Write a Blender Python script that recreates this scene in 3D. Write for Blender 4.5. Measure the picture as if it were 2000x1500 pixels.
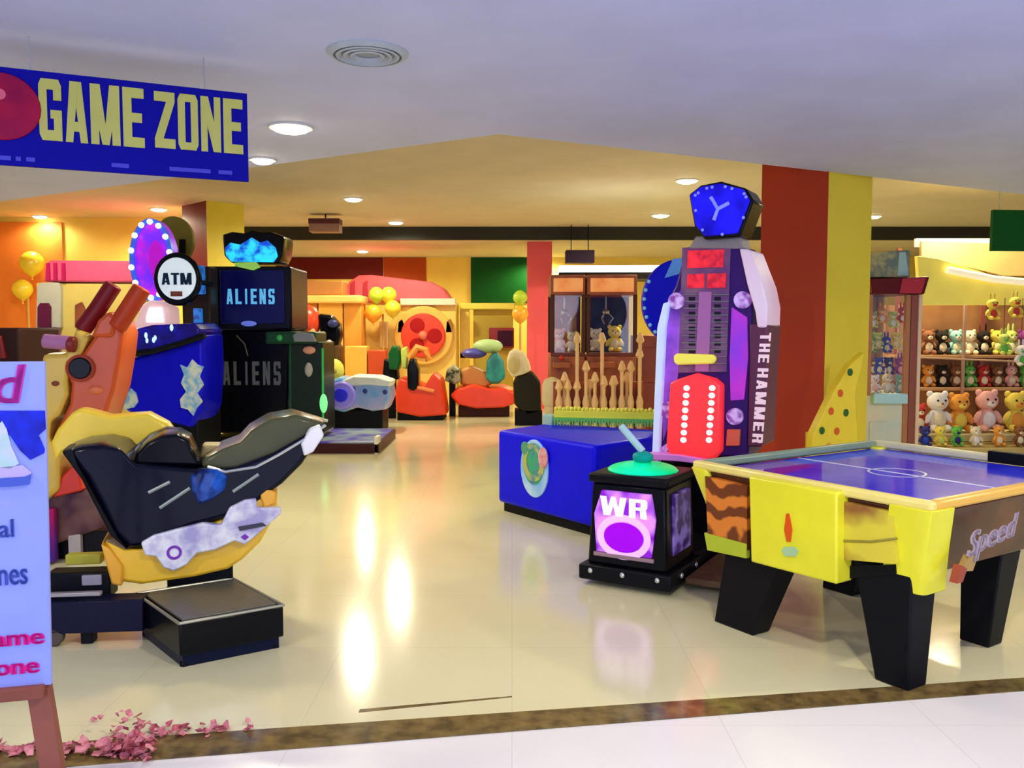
import bpy, bmesh, math, random
from mathutils import Vector, Matrix
R = math.radians
random.seed(7)
C = bpy.context.scene.collection
for o in list(bpy.data.objects): bpy.data.objects.remove(o)
SC = bpy.context.scene

# ------------------------------------------------------------------ camera
F = 1700.0; H = 1.5; PITCH = math.atan(110 / F)
cam = bpy.data.objects.new('camera', bpy.data.cameras.new('camera')); C.objects.link(cam)
cam.location = (0, 0, H); cam.rotation_euler = (R(90) - PITCH, 0, 0)
cam.data.sensor_width = 36; cam.data.lens = F / 2000 * 36; cam.data.clip_end = 100; cam.data.clip_start = 0.05
SC.camera = cam

# ------------------------------------------------------------------ world, exposure
SC.view_settings.view_transform = 'Standard'; SC.view_settings.look = 'None'
SC.view_settings.gamma = 1; SC.view_settings.use_curve_mapping = False
SC.view_settings.exposure = 0.0
w = bpy.data.worlds.new('world'); SC.world = w; w.use_nodes = True
w.node_tree.nodes['Background'].inputs[0].default_value = (0.50, 0.56, 1.0, 1)
w.node_tree.nodes['Background'].inputs[1].default_value = 0.55

def area(name, loc, rot, sx, sy, power, col, shape='RECTANGLE', spread=180):
    l = bpy.data.lights.new(name, 'AREA'); l.shape = shape; l.size = sx
    if shape == 'RECTANGLE': l.size_y = sy
    l.energy = power; l.color = col; l.spread = R(spread)
    o = bpy.data.objects.new(name, l); C.objects.link(o); o.location = loc; o.rotation_euler = rot
    return o
# unseen area lights added for cool mall daylight on the front ceiling and floor
area('mall_daylight_fill', (0, -5.0, 2.0), (R(98), 0, 0), 12, 3.6, 345, (0.66, 0.70, 1.0))
area('overhead_mall_fill', (0, -1.4, 5.4), (0, 0, 0), 9, 3.0, 130, (0.86, 0.88, 1.0))

# ------------------------------------------------------------------ projection helpers
def ray(px, py):
    x = (px - 1000) / F; y = -(py - 750) / F
    c, s = math.cos(PITCH), math.sin(PITCH)
    return Vector((x, c + y * s, -s + y * c))
EYE = Vector((0, 0, H))
def atZ(px, py, z=0.0):
    d = ray(px, py); return EYE + d * ((z - H) / d.z)
def atY(px, py, Y):
    d = ray(px, py); return EYE + d * (Y / d.y)

# ------------------------------------------------------------------ materials
MATS = {}
def nt(name):
    m = bpy.data.materials.new(name); m.use_nodes = True
    return m, m.node_tree.nodes, m.node_tree.links, m.node_tree.nodes['Principled BSDF']
def mat(name, col, rough=.45, metal=0, emit=0, ecol=None, alpha=None, coat=0, trans=0, col2=None, scale=6, detail=2, sharp=None, bump=0, mode='noise'):
    if name in MATS: return MATS[name]
    m, N, L, b = nt(name)
    b.inputs['Base Color'].default_value = (*col, 1)
    b.inputs['Roughness'].default_value = rough; b.inputs['Metallic'].default_value = metal
    if max(col) < .12 and not emit: b.inputs['Specular IOR Level'].default_value = .13; coat *= .12
    elif min(col) < .012: b.inputs['Specular IOR Level'].default_value = .15; coat *= .3
    elif max(col) < .9 and not emit: b.inputs['Specular IOR Level'].default_value = .35; coat *= .5
    if coat: b.inputs['Coat Weight'].default_value = coat; b.inputs['Coat Roughness'].default_value = .08
    if trans: b.inputs['Transmission Weight'].default_value = trans
    if alpha is not None: b.inputs['Alpha'].default_value = alpha
    src = None
    tc = N.new('ShaderNodeTexCoord')
    if mode == 'wave':
        tx = N.new('ShaderNodeTexWave'); tx.inputs['Scale'].default_value = scale; tx.inputs['Distortion'].default_value = 9; tx.inputs['Detail'].default_value = detail
        tx.inputs['Detail Scale'].default_value = 1.4; tx.bands_direction = 'Z'
        fac = tx.outputs['Fac'] if 'Fac' in tx.outputs else tx.outputs[1]
    elif mode == 'voronoi':
        tx = N.new('ShaderNodeTexVoronoi'); tx.inputs['Scale'].default_value = scale; fac = tx.outputs['Distance']
    else:
        tx = N.new('ShaderNodeTexNoise'); tx.inputs['Scale'].default_value = scale; tx.inputs['Detail'].default_value = detail
        fac = tx.outputs['Fac']
    L.new(tc.outputs['Object'], tx.inputs['Vector'])
    c2 = col2 if col2 else tuple(c * .93 for c in col)
    cr = N.new('ShaderNodeValToRGB')
    lo, hi = (.35, .65) if sharp is None else sharp
    cr.color_ramp.elements[0].position = lo; cr.color_ramp.elements[0].color = (*c2, 1)
    cr.color_ramp.elements[1].position = hi; cr.color_ramp.elements[1].color = (*col, 1)
    L.new(fac, cr.inputs[0]); L.new(cr.outputs[0], b.inputs['Base Color'])
    if emit:
        b.inputs['Emission Strength'].default_value = emit
        if ecol is None: L.new(cr.outputs[0], b.inputs['Emission Color'])
        else: b.inputs['Emission Color'].default_value = (*ecol, 1)
    if bump:
        bp = N.new('ShaderNodeBump'); bp.inputs['Strength'].default_value = bump; bp.inputs['Distance'].default_value = .01
        L.new(tx.outputs[0], bp.inputs['Height']); L.new(bp.outputs[0], b.inputs['Normal'])
    MATS[name] = m; return m
def glassmat(name, tint, amount=.16):
    m, N, L, b = nt(name)
    N.remove(b); out = [n for n in N if n.type == 'OUTPUT_MATERIAL'][0]
    t = N.new('ShaderNodeBsdfTransparent'); t.inputs[0].default_value = (*tint, 1)
    g = N.new('ShaderNodeBsdfGlossy'); g.inputs['Roughness'].default_value = .03
    mx = N.new('ShaderNodeMixShader'); mx.inputs[0].default_value = amount
    L.new(t.outputs[0], mx.inputs[1]); L.new(g.outputs[0], mx.inputs[2]); L.new(mx.outputs[0], out.inputs[0])
    MATS[name] = m; return m

YEL = mat('yellow_plastic', (.93, .80, .03), .35, coat=.3)
LEMON = mat('lemon_plastic', (.84, .82, .03), .32, coat=.3)
GOLD = mat('golden_yellow_fibreglass', (.90, .55, .02), .35, coat=.4)
BRYEL = mat('bright_yellow_fibreglass', (.93, .68, .03), .35, coat=.4)
BLACK = mat('black_gloss', (.003, .0035, .006), .22, coat=.5)
BLACKM = mat('black_satin', (.004, .0045, .007), .45)
NAVY = mat('navy_gloss', (.002, .003, .014), .2, coat=1)
BLUE = mat('cobalt_blue', (.002, .002, .70), .35, coat=.2)
DBLUE = mat('sign_blue', (.006, .004, .42), .4)
SKY = mat('sky_blue', (.12, .42, .95), .35)
WHITE = mat('white_plastic', (.85, .86, .9), .35)
LAV = mat('lavender_board', (.28, .35, .86), .6)
GREY = mat('grey_tread', (.16, .16, .13), .35, metal=.4, bump=.2, scale=40)
SILVER = mat('silver_trim', (.62, .66, .66), .22, metal=.8)
OLIVE = mat('olive_vinyl', (.085, .09, .045), .22, coat=.6)
RED = mat('red_plastic', (.72, .035, .015), .35, coat=.3)
ORRED = mat('orange_red_fibreglass', (.62, .09, .015), .35, coat=.3)
DRED = mat('dark_red_plastic', (.22, .012, .012), .4)
ORANGE = mat('orange_plastic', (.90, .26, .02), .4)
PINK = mat('pink_plastic', (.85, .13, .22), .45)
MAG = mat('magenta_ink', (.62, .01, .28), .5)
PURP = mat('purple_plastic', (.20, .03, .45), .4)
GREEN = mat('green_plastic', (.02, .40, .08), .4)
DGREEN = mat('dark_green_board', (.004, .075, .010), .5)
CREAM = mat('cream_plastic', (.82, .76, .50), .45)
BROWN = mat('brown_wood', (.26, .07, .03), .5, col2=(.17, .04, .02), scale=9)
MAHOG = mat('reddish_brown_laminate', (.36, .075, .02), .4, col2=(.24, .045, .012), scale=7)
CLEAR = glassmat('clear_glass', (.97, .98, .97), .05)
SMOKE = glassmat('smoked_glass', (.35, .37, .33), .3)

# ------------------------------------------------------------------ mesh builder
class M:
    def __init__(s): s.bm = bmesh.new()
    def box(s, c, d, rz=0, rx=0, ry=0):
        r = bmesh.ops.create_cube(s.bm, size=1)
        mt = Matrix.Translation(c) @ Matrix.Rotation(rz, 4, 'Z') @ Matrix.Rotation(ry, 4, 'Y') @ Matrix.Rotation(rx, 4, 'X') @ Matrix.Diagonal((*d, 1))
        bmesh.ops.transform(s.bm, matrix=mt, verts=r['verts']); return s
    def prism(s, pts, y0, y1):
        a = [s.bm.verts.new((p[0], y0, p[1])) for p in pts]
        b = [s.bm.verts.new((p[0], y1, p[1])) for p in pts]
        n = len(pts)
        s.bm.faces.new(a); s.bm.faces.new(b[::-1])
        for i in range(n): s.bm.faces.new((a[i], b[i], b[(i + 1) % n], a[(i + 1) % n]))
        return s
    def slab(s, pts, z0, z1):                       # footprint polygon, vertical extrusion
        a = [s.bm.verts.new((p[0], p[1], z0)) for p in pts]
        b = [s.bm.verts.new((p[0], p[1], z1)) for p in pts]
        n = len(pts)
        s.bm.faces.new(a[::-1]); s.bm.faces.new(b)
        for i in range(n): s.bm.faces.new((a[i], a[(i + 1) % n], b[(i + 1) % n], b[i]))
        return s
    def loft(s, rings, cap=True):
        vs = [[s.bm.verts.new(p) for p in r] for r in rings]
        n = len(rings[0])
        for a, b in zip(vs, vs[1:]):
            for i in range(n): s.bm.faces.new((a[i], a[(i + 1) % n], b[(i + 1) % n], b[i]))
        if cap: s.bm.faces.new(vs[0][::-1]); s.bm.faces.new(vs[-1])
        return s
    def pillow(s, pts, y0, y1, k=.12, n=3):         # outline with rounded-over edges
        cx = sum(p[0] for p in pts) / len(pts); cz = sum(p[1] for p in pts) / len(pts)
        ym = (y0 + y1) / 2; h = (y1 - y0) / 2; rings = []
        for i in range(-n, n + 1):
            a = math.pi / 2 * i / n
            f = 1 - k * (1 - math.cos(a)); 
            rings.append([(cx + (p[0] - cx) * f, ym + h * math.sin(a), cz + (p[1] - cz) * f) for p in pts])
        return s.loft(rings)
    def tube(s, pts, r, seg=12, r2=None):
        pts = [Vector(p) for p in pts]; rings = []
        for i, p in enumerate(pts):
            d = (pts[min(i + 1, len(pts) - 1)] - pts[max(i - 1, 0)]).normalized()
            up = Vector((0, 0, 1)) if abs(d.z) < .9 else Vector((0, 1, 0))
            u = d.cross(up).normalized(); v = d.cross(u)
            rr = r if r2 is None else r + (r2 - r) * i / (len(pts) - 1)
            rings.append([p + (u * math.cos(2 * math.pi * k / seg) + v * math.sin(2 * math.pi * k / seg)) * rr for k in range(seg)])
        return s.loft(rings)
    def disc(s, c, r, y0, y1, seg=32, rz=None):     # short cylinder with its axis along y
        rz = rz or r
        return s.prism([(c[0] + r * math.cos(2 * math.pi * k / seg), c[1] + rz * math.sin(2 * math.pi * k / seg)) for k in range(seg)], y0, y1)
    def ring(s, c, r, t, y0, y1, seg=32, rz=None):
        rz = rz or r; A = []
        for yy, off in ((y0, 0), (y0, -t), (y1, -t), (y1, 0)):
            A.append([s.bm.verts.new((c[0] + (r + off) * math.cos(2 * math.pi * k / seg), yy, c[1] + (rz + off) * math.sin(2 * math.pi * k / seg))) for k in range(seg)])
        for j in range(4):
            a, b = A[j], A[(j + 1) % 4]
            for i in range(seg): s.bm.faces.new((a[i], a[(i + 1) % seg], b[(i + 1) % seg], b[i]))
        return s
    def lathe(s, prof, c=(0, 0, 0), seg=24, hollow=False):
        if hollow: prof = list(prof) + [prof[0]]
        return s.loft([[(c[0] + r * math.cos(2 * math.pi * k / seg), c[1] + r * math.sin(2 * math.pi * k / seg), c[2] + z) for k in range(seg)] for r, z in prof], cap=not hollow)
    def ball(s, c, rad, seg=14, rot=None):
        if not hasattr(rad, '__len__'): rad = (rad,) * 3
        r = bmesh.ops.create_uvsphere(s.bm, u_segments=seg, v_segments=max(6, seg * 2 // 3), radius=1)
        mt = Matrix.Translation(c) @ (rot or Matrix()) @ Matrix.Diagonal((*rad, 1))
        bmesh.ops.transform(s.bm, matrix=mt, verts=r['verts']); return s
    def out(s, name, m, parent=None, bevel=0, loc=None, rz=0, smooth=True, seg=2, kind=None):
        bmesh.ops.recalc_face_normals(s.bm, faces=s.bm.faces)
        me = bpy.data.meshes.new(name); s.bm.to_mesh(me); s.bm.free()
        me.materials.append(m)
        if smooth:
            me.polygons.foreach_set('use_smooth', [True] * len(me.polygons))
            me.set_sharp_from_angle(angle=R(38))
        o = bpy.data.objects.new(name, me); C.objects.link(o)
        if parent is not None: o.parent = parent
        if loc is not None: o.location = loc
        o.rotation_euler = (0, 0, rz)
        if bevel:
            b = o.modifiers.new('b', 'BEVEL'); b.width = bevel; b.segments = seg; b.limit_method = 'ANGLE'; b.angle_limit = R(35)
        if kind: o['kind'] = kind
        return o

def tag(o, label, cat, group=None):
    o['label'] = label; o['category'] = cat
    if group: o['group'] = group
    return o
class T:
    """a thing standing at (x, y), turned by ang; local x along its face, y away, z up"""
    def __init__(s, name, label, cat, x, y, ang=0, group=None, z=0):
        s.o = bpy.data.objects.new(name, None); C.objects.link(s.o); s.o.empty_display_size = .1
        s.o.location = (x, y, z); s.o.rotation_euler = (0, 0, R(ang)); tag(s.o, label, cat, group)
        s.P = Vector((x, y, z)); s.u = Vector((math.cos(R(ang)), math.sin(R(ang)), 0)); s.v = Vector((-s.u.y, s.u.x, 0))
    def L(s, px, py, off=0):
        d = ray(px, py); p0 = s.P + s.v * off; t = (p0 - EYE).dot(s.v) / d.dot(s.v); q = EYE + d * t - s.P
        return (q.dot(s.u), q.z)
    def poly(s, pts, off=0): return [s.L(px, py, off) for px, py in pts]
    def p3(s, px, py, off=0): a = s.L(px, py, off); return (a[0], off, a[1])
    def loc3(s, wp): q = Vector(wp) - s.P; return (q.dot(s.u), q.dot(s.v), q.z)
def text_mesh(s, x0, z0, x1, z1, y, th=.006, bold=.03, slant=0, rot=0):
    cu = bpy.data.curves.new('t', 'FONT'); cu.body = s; cu.extrude = .05; cu.offset = .004; cu.resolution_u = 3
    ob = bpy.data.objects.new('t', cu); C.objects.link(ob)
    bpy.context.view_layer.update()
    me = bpy.data.meshes.new_from_object(ob.evaluated_get(bpy.context.evaluated_depsgraph_get()))
    bpy.data.objects.remove(ob)
    m = M(); m.bm.from_mesh(me); bpy.data.meshes.remove(me)
    if bold:
        g0 = list(m.bm.faces)
        for dx_ in (-bold, bold):
            r_ = bmesh.ops.duplicate(m.bm, geom=list({v for f in g0 for v in f.verts}) + g0)
            for e_ in r_['geom']:
                if isinstance(e_, bmesh.types.BMVert): e_.co.x += dx_
    vs = m.bm.verts
    if rot:
        for v in vs: v.co = Matrix.Rotation(R(rot), 3, 'Z') @ v.co
    ax, bx = min(v.co.x for v in vs), max(v.co.x for v in vs); ay, by = min(v.co.y for v in vs), max(v.co.y for v in vs)
    for v in vs:
        fx = (v.co.x - ax) / (bx - ax); fy = (v.co.y - ay) / (by - ay)
        v.co = Vector((x0 + (x1 - x0) * fx + slant * fy, y - (th if v.co.z > 0 else 0), z0 + (z1 - z0) * fy))
    return m
def textpx(t, s, px0, py0, px1, py1, off, m, name='lettering', parent=None, **k):
    a = t.L(px0, py1, off); b = t.L(px1, py0, off)
    return text_mesh(s, a[0], a[1], b[0], b[1], off, **k).out(name, m, parent or t.o, smooth=False)

# heavy condensed capitals, each a few convex strokes in a unit box
def _b(x0, y0, x1, y1, c=0):
    return [(x0, y0), (x1, y0), (x1, y1), (x0, y1)]
_T, _V = .36, .17
_LB = [(0, .10), (.12, 0), (_T, 0), (_T, 1), (.12, 1), (0, .90)]
_RB = [(1 - _T, 0), (.88, 0), (1, .10), (1, .90), (.88, 1), (1 - _T, 1)]
GLYPH = {
 'G': [_LB, _b(_T, 0, .8, _V), _b(_T, 1 - _V, .88, 1), [(1 - _T, .66), (1, .66), (1, .9), (.88, 1), (1 - _T, 1)], _b(1 - _T, 0, 1, .5), _b(.5, .36, 1, .5)],
 'A': [[(0, 0), (.33, 0), (.62, 1), (.24, 1)], [(.67, 0), (1, 0), (.76, 1), (.38, 1)], _b(.2, .18, .8, .34)],
 'M': [_b(0, 0, .28, 1), _b(.72, 0, 1, 1), [(.0, 1), (.38, 0), (.58, 0), (.34, 1)], [(.66, 1), (.42, 0), (.62, 0), (1, 1)]],
 'E': [_b(0, 0, .42, 1), _b(0, 0, 1, _V), _b(0, .42, .9, .58), _b(0, 1 - _V, 1, 1)],
 'Z': [_b(0, 0, 1, _V), _b(0, 1 - _V, 1, 1), [(0, _V), (.42, _V), (1, 1 - _V), (.58, 1 - _V)]],
 'O': [_LB, _RB, _b(.2, 0, .8, _V * .8), _b(.2, 1 - _V * .8, .8, 1)],
 'N': [_b(0, 0, .33, 1), _b(.67, 0, 1, 1), [(.0, 1), (.62, 0), (1, 0), (.38, 1)]],
 'T': [_b(0, 1 - _V, 1, 1), _b(.31, 0, .69, 1)],
 'H': [_b(0, 0, .36, 1), _b(.64, 0, 1, 1), _b(.3, .41, .7, .59)],
 'R': [_b(0, 0, .36, 1), _b(.3, 1 - _V, .85, 1), _b(.3, .42, .85, .58), [(.64, .46), (.9, .46), (1, .56), (1, .9), (.9, 1), (.64, 1)], [(.64, 0), (1, 0), (.92, .5), (.6, .5)]],
 'W': [[(.14, 0), (.36, 0), (.24, 1), (0, 1)], [(.22, 0), (.40, 0), (.58, 1), (.42, 1)], [(.60, 0), (.78, 0), (.58, 1), (.42, 1)], [(.64, 0), (.86, 0), (1, 1), (.76, 1)]],
 'L': [_b(0, 0, .42, 1), _b(0, 0, 1, _V)],
 'I': [_b(.25, 0, .75, 1)],
 'S': [_b(0, 0, .88, _V), _b(.12, 1 - _V, 1, 1), _b(.1, .42, .9, .58), _b(0, .5, .36, .93), _b(.64, .07, 1, .5), _b(0, .07, .34, .3), _b(.66, .7, 1, .93)],
}
WID = {'M': 1.35, 'W': 1.5, 'I': .62}
def block_text(s, x0, z0, x1, z1, y, th=.004, gap=.14, rot=0, slant=0):
    tot = sum(WID.get(c, 1) for c in s) + gap * (len(s) - 1)
    m = M(); u = 0; k_ = 0
    for c in s:
        w_ = WID.get(c, 1)
        for pg in GLYPH[c]:
            q = []
            for gx, gy in pg:
                fx = (u + gx * w_) / tot; fy = gy
                if rot: fx, fy = fy, 1 - fx          # reads downwards
                q.append((x0 + (x1 - x0) * fx + slant * fy, z0 + (z1 - z0) * fy))
            m.prism(q, y - th - .0003 * (k_ % 7), y); k_ += 1
        u += w_ + gap
    return m
def blockpx(t, s, px0, py0, px1, py1, off, m, parent=None, **k):
    a = t.L(px0, py1, off); b = t.L(px1, py0, off)
    return block_text(s, a[0], a[1], b[0], b[1], off, **k).out('lettering', m, parent or t.o, smooth=False)

def copy_tree(o, parent=None):
    c = o.copy(); C.objects.link(c)
    if parent is not None: c.parent = parent
    for ch in list(o.children): copy_tree(ch, c)
    return c

# ================================================================== SETTING
ZF, ZU, ZB = 2.87, 3.30, 3.07
# floor with large polished tiles
def floor_mat(name, col, col2, rough, tile=.8, warm=False):
    m, N, L, b = nt(name)
    tc = N.new('ShaderNodeTexCoord'); br = N.new('ShaderNodeTexBrick')
    br.offset = 0; br.inputs['Scale'].default_value = 1 / tile
    br.inputs['Brick Width'].default_value = 1; br.inputs['Row Height'].default_value = 1
    br.inputs['Mortar Size'].default_value = .003; br.inputs['Color1'].default_value = (*col, 1); br.inputs['Color2'].default_value = (*col2, 1)
    br.inputs['Mortar'].default_value = tuple(c * .86 for c in col) + (1,)
    no = N.new('ShaderNodeTexNoise'); no.inputs['Scale'].default_value = 1.3
    mx = N.new('ShaderNodeMix'); mx.data_type = 'RGBA'; mx.inputs[0].default_value = .12
    L.new(tc.outputs['Object'], br.inputs['Vector']); L.new(tc.outputs['Object'], no.inputs['Vector'])
    L.new(br.outputs[0], mx.inputs[6]); L.new(no.outputs[0], mx.inputs[7]); L.new(mx.outputs[2], b.inputs['Base Color'])
    b.inputs['Roughness'].default_value = rough; b.inputs['Specular IOR Level'].default_value = .75
    return m
FLOOR = floor_mat('cream_polished_tile', (.82, .78, .46), (.80, .76, .44), .13)
FLOOR2 = floor_mat('white_polished_tile', (.86, .85, .86), (.85, .84, .86), .2)
s0 = atZ(300, 1440); s1 = atZ(2000, 1325); e0 = atZ(300, 1485); e1 = atZ(2000, 1350)
def ext(a, b, x): t = (x - a.x) / (b.x - a.x); return (x, a.y + (b.y - a.y) * t)
A0, A1 = ext(s0, s1, -9), ext(s0, s1, 12); B0, B1 = ext(e0, e1, -9), ext(e0, e1, 12)
M().slab([(A0[0], A0[1] - .05), (A1[0], A1[1] - .05), (12, 20.2), (-9, 20.2)], -.12, 0).out('floor', FLOOR, kind='structure', smooth=False)
M().slab([(-9, -7), (12, -7), (A1[0], A1[1] - .05), (A0[0], A0[1] - .05)], -.12, 0).out('floor', FLOOR2, kind='structure', smooth=False)
MARB = mat('brown_marble', (.22, .15, .05), .12, col2=(.09, .06, .025), scale=14, detail=8, coat=.4)
def at_x(P, Q, x): return (x, P[1] + (Q[1] - P[1]) * (x - P[0]) / (Q[0] - P[0]))
M().slab([at_x(B0, B1, -4), at_x(B0, B1, 5), at_x(A0, A1, 5), at_x(A0, A1, -4)], -.01, .004).out('trim_threshold', MARB, kind='structure', smooth=False)
q0 = atZ(700, 1392); q1 = atZ(1000, 1362)
M().slab([(q0.x, q0.y), (q1.x, q1.y), (q1.x, q1.y + .012), (q0.x, q0.y + .03)], .0002, .0007).out('trim_threshold_joint', MARB, kind='structure')

CEILF = mat('blue_lit_white_ceiling_paint', (.56, .62, .97), .7, scale=2)  # white ceiling paint with the bluish light put into its colour
CEILU = mat('cream_ceiling_paint', (.62, .56, .44), .7, scale=2)
v0 = atZ(975, 262, ZF); vr = atZ(1620, 336, ZF); vl = atZ(500, 326, ZF)
def far(a, b, x): t = (x - a.x) / (b.x - a.x); return (x, a.y + (b.y - a.y) * t)
VR = far(v0, vr, 12); VL = far(v0, vl, -9)
M().slab([(-9, .0), (12, .0), VR, (v0.x, v0.y), VL], ZF, ZU + .1).out('ceiling', CEILF, kind='structure')
YBM = 15.7
M().slab([(v0.x, v0.y), VR, (12, YBM), (-9, YBM), VL], ZU, ZU + .1).out('ceiling', CEILU, kind='structure')
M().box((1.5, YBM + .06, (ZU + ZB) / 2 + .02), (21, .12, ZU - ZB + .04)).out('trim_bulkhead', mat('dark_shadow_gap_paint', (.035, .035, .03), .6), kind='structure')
M().box((1.5, YBM + 2.25, ZB + .05), (21, 4.3, .1)).out('ceiling', CEILU, kind='structure')
# walls
YW = 19.6
WYEL = mat('yellow_wall_paint', (.84, .66, .13), .6, scale=2)
WOR = mat('orange_wall_paint', (.80, .22, .03), .6, scale=2)
WMAR = mat('maroon_wall_paint', (.13, .010, .012), .6, scale=2)
WRUST = mat('rust_wall_paint', (.40, .07, .01), .6, scale=2)
WROSE = mat('rose_wall_paint', (.78, .10, .12), .6, scale=2)
M().box((1.5, YW + .1, 1.6), (21, .2, 3.2)).out('wall_back', WYEL, kind='structure')
def wallpanel(px0, py0, px1, py1, m, Y=YW, name='trim_panel', th=.03, z0=None):
    a = atY(px0, py1, Y); b = atY(px1, py0, Y)
    z0 = a.z if z0 is None else z0
    return M().box(((a.x + b.x) / 2, Y - th / 2, (z0 + b.z) / 2), (b.x - a.x, th, b.z - z0)).out(name, m, kind='structure')
wallpanel(540, 503, 748, 545, WMAR); wallpanel(750, 503, 832, 560, WRUST)
wallpanel(920, 503, 1030, 592, DGREEN)
# left wall section nearer to the camera
a = atY(-200, 432, 14.4); b = atY(365, 432, 14.4)
M().box(((-9 + b.x) / 2, 14.5, ZU / 2), (b.x + 9, .2, ZU)).out('wall_left', WYEL, kind='structure')
wallpanel(-200, 434, 122, 700, WOR, Y=14.4, z0=0.6)
M().box((-8.95, 10, ZU / 2), (.1, 12.5, ZU)).out('wall_side_left', WYEL, kind='structure')
M().box((11.95, 13, ZU / 2), (.1, 13.2, ZU)).out('wall_side_right', WYEL, kind='structure')

PRED = mat('brick_red_pillar_paint', (.50, .045, .015), .5, scale=2)
PYEL = mat('yellow_pillar_paint', (.98, .78, .05), .5, scale=2)
PREDSH = mat('shaded_red_pillar_paint', (.16, .012, .010), .5, scale=2)  # left pillar's brick red with its shade darkened into the colour
def pillar(name, cx, cy, ang, s, faces, top=ZU, sx=None):
    u = Vector((math.cos(R(ang)), math.sin(R(ang)))); v = Vector((-u.y, u.x)); sx = sx or s
    pts = [Vector((cx, cy)), Vector((cx, cy)) + u * sx, Vector((cx, cy)) + u * sx + v * s, Vector((cx, cy)) + v * s]
    o = M().slab([tuple(p) for p in pts], 0, top).out(name, PYEL, kind='structure', smooth=False)
    o.data.materials.append(faces or PRED)
    for f in o.data.polygons:
        if f.normal.dot(Vector((-u.x, -u.y, 0))) > .9: f.material_index = 1
    return o
# right pillar: corner at pixel x 1612; red face runs back to the left, yellow face to the right
pc = atY(1612, 640, 7.75)
# red face along v direction (to the left-back), yellow along u (to the right-back)
pillar('trim_pillar', pc.x, pc.y, 38, .70, None, sx=.72)
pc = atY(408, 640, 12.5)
pillar('trim_pillar', pc.x, pc.y, 45, .78, PREDSH, sx=.58)
pr = atY(1030, 640, 16.0); pr2 = atY(1078, 640, 16.0)
M().box(((pr.x + pr2.x) / 2, 16.25, ZB / 2), (pr2.x - pr.x, .45, ZB)).out('trim_pillar', WROSE, kind='structure')

# light cove above the crane machines
a = atY(1100, 518, 15.2); b = atY(1320, 518, 15.2)

# ------------------------------------------------------------------ downlights
LAMP = mat('lamp_diffuser', (1, .98, .9), .5, emit=22, ecol=(1, .93, .72))
LAMPR = mat('lamp_rim_white', (.8, .8, .78), .4)
def downlight(px, py, z, r=.09, power=26, label='', col=(1, .87, .60)):
    p = atZ(px, py, z)
    t = T('ceiling_downlight', label, 'ceiling light', p.x, p.y, 0, 'round ceiling downlights', z=z)
    M().lathe([(r + .022, -.012), (r + .022, 0), (r, 0), (r, -.012)], seg=28, hollow=True).out('rim', LAMPR, t.o)
    M().lathe([(r, -.004), (r, -.012), (r * .9, -.026), (r * .6, -.038), (.001, -.042)], seg=28).out('diffuser', LAMP, t.o)
    l = bpy.data.lights.new('downlight_glow', 'SPOT'); l.energy = power * 3.2; l.color = col; l.spot_size = R(172); l.spot_blend = .5; l.shadow_soft_size = r * .8; l.specular_factor = .35
    lo = bpy.data.objects.new('downlight_glow', l); C.objects.link(lo); lo.location = (p.x, p.y, z - .06)
DL = [
 (568, 248, ZF, .125, 'large bright downlight in the pale ceiling just right of the game zone banner'),
 (513, 311, ZF, .085, 'downlight at the ceiling step beside the lower right corner of the banner'),
 (85, 362, ZU, .10, 'downlight seen just below the left part of the hanging banner'),
 (310, 408, ZU, .11, 'downlight above the round wheel topper of the blue game'),
 (78, 422, ZU, .10, 'left of two close downlights above the orange wall panel'),
 (120, 430, ZU, .10, 'right of two close downlights above the orange wall panel'),
 (690, 388, ZU, .115, 'downlight left of the ceiling peak, nearer one of that pair'),
 (773, 434, ZU, .115, 'downlight left of the ceiling peak, farther one near the dark bulkhead'),
 (1342, 352, ZU, .12, 'downlight directly left of the pentagon topper'),
 (1290, 420, ZU, .13, 'downlight below left of the pentagon topper, close to the dark bulkhead'),
 (1865, 354, ZU, .125, 'downlight at far right beyond the yellow pillar'),
 (1706, 422, ZU, .11, 'downlight just right of the yellow pillar edge above the bulkhead'),
 (708, 490, ZB, .11, 'small downlight behind the bulkhead above the maroon wall panel'),
 (1062, 499, ZB, .12, 'small downlight behind the bulkhead above the rose pillar')]
for px, py, z, r, lb in DL: downlight(px, py, z, r, 45 if z == ZF else (22 if px in (78, 120) else 90), lb)
for x, y, z, r, pw, lb in ((-2.6, 1.6, ZF, .12, 45, 'added unseen downlight in the front ceiling above the easel side'), (1.0, 1.6, ZF, .12, 75, 'added unseen downlight in the front ceiling, centre'), (4.6, 3.4, ZF, .12, 95, 'added unseen downlight right of the air hockey table'),
                           (5.0, 6.5, ZU, .12, 420, 'added unseen downlight brightening the yellow pillar from the right'), (-6.2, 8.6, ZU, .12, 90, 'added unseen downlight far left of the banner')):  # extra downlights added out of view to brighten the yellow pillar and room
    w_ = EYE + (Vector((x, y, z)) - EYE)
    t = T('ceiling_downlight', lb, 'ceiling light', x, y, 0, 'round ceiling downlights', z=z)
    M().lathe([(r + .022, -.012), (r + .022, 0), (r, 0), (r, -.012)], seg=28, hollow=True).out('rim', LAMPR, t.o)
    M().lathe([(r, -.004), (r, -.012), (r * .9, -.026), (r * .6, -.038), (.001, -.042)], seg=28).out('diffuser', LAMP, t.o)
    l = bpy.data.lights.new('downlight_glow', 'SPOT'); l.energy = pw * 3.2; l.color = (1, .9, .68); l.spot_size = R(172); l.spot_blend = .5; l.shadow_soft_size = .1
    lo = bpy.data.objects.new('downlight_glow', l); C.objects.link(lo); lo.location = (x, y, z - .06)
p = atZ(718, 103, ZF)
t = T('ceiling_diffuser', 'large round pale grey air diffuser set in the front ceiling', 'air vent', p.x, p.y, z=ZF)
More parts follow.
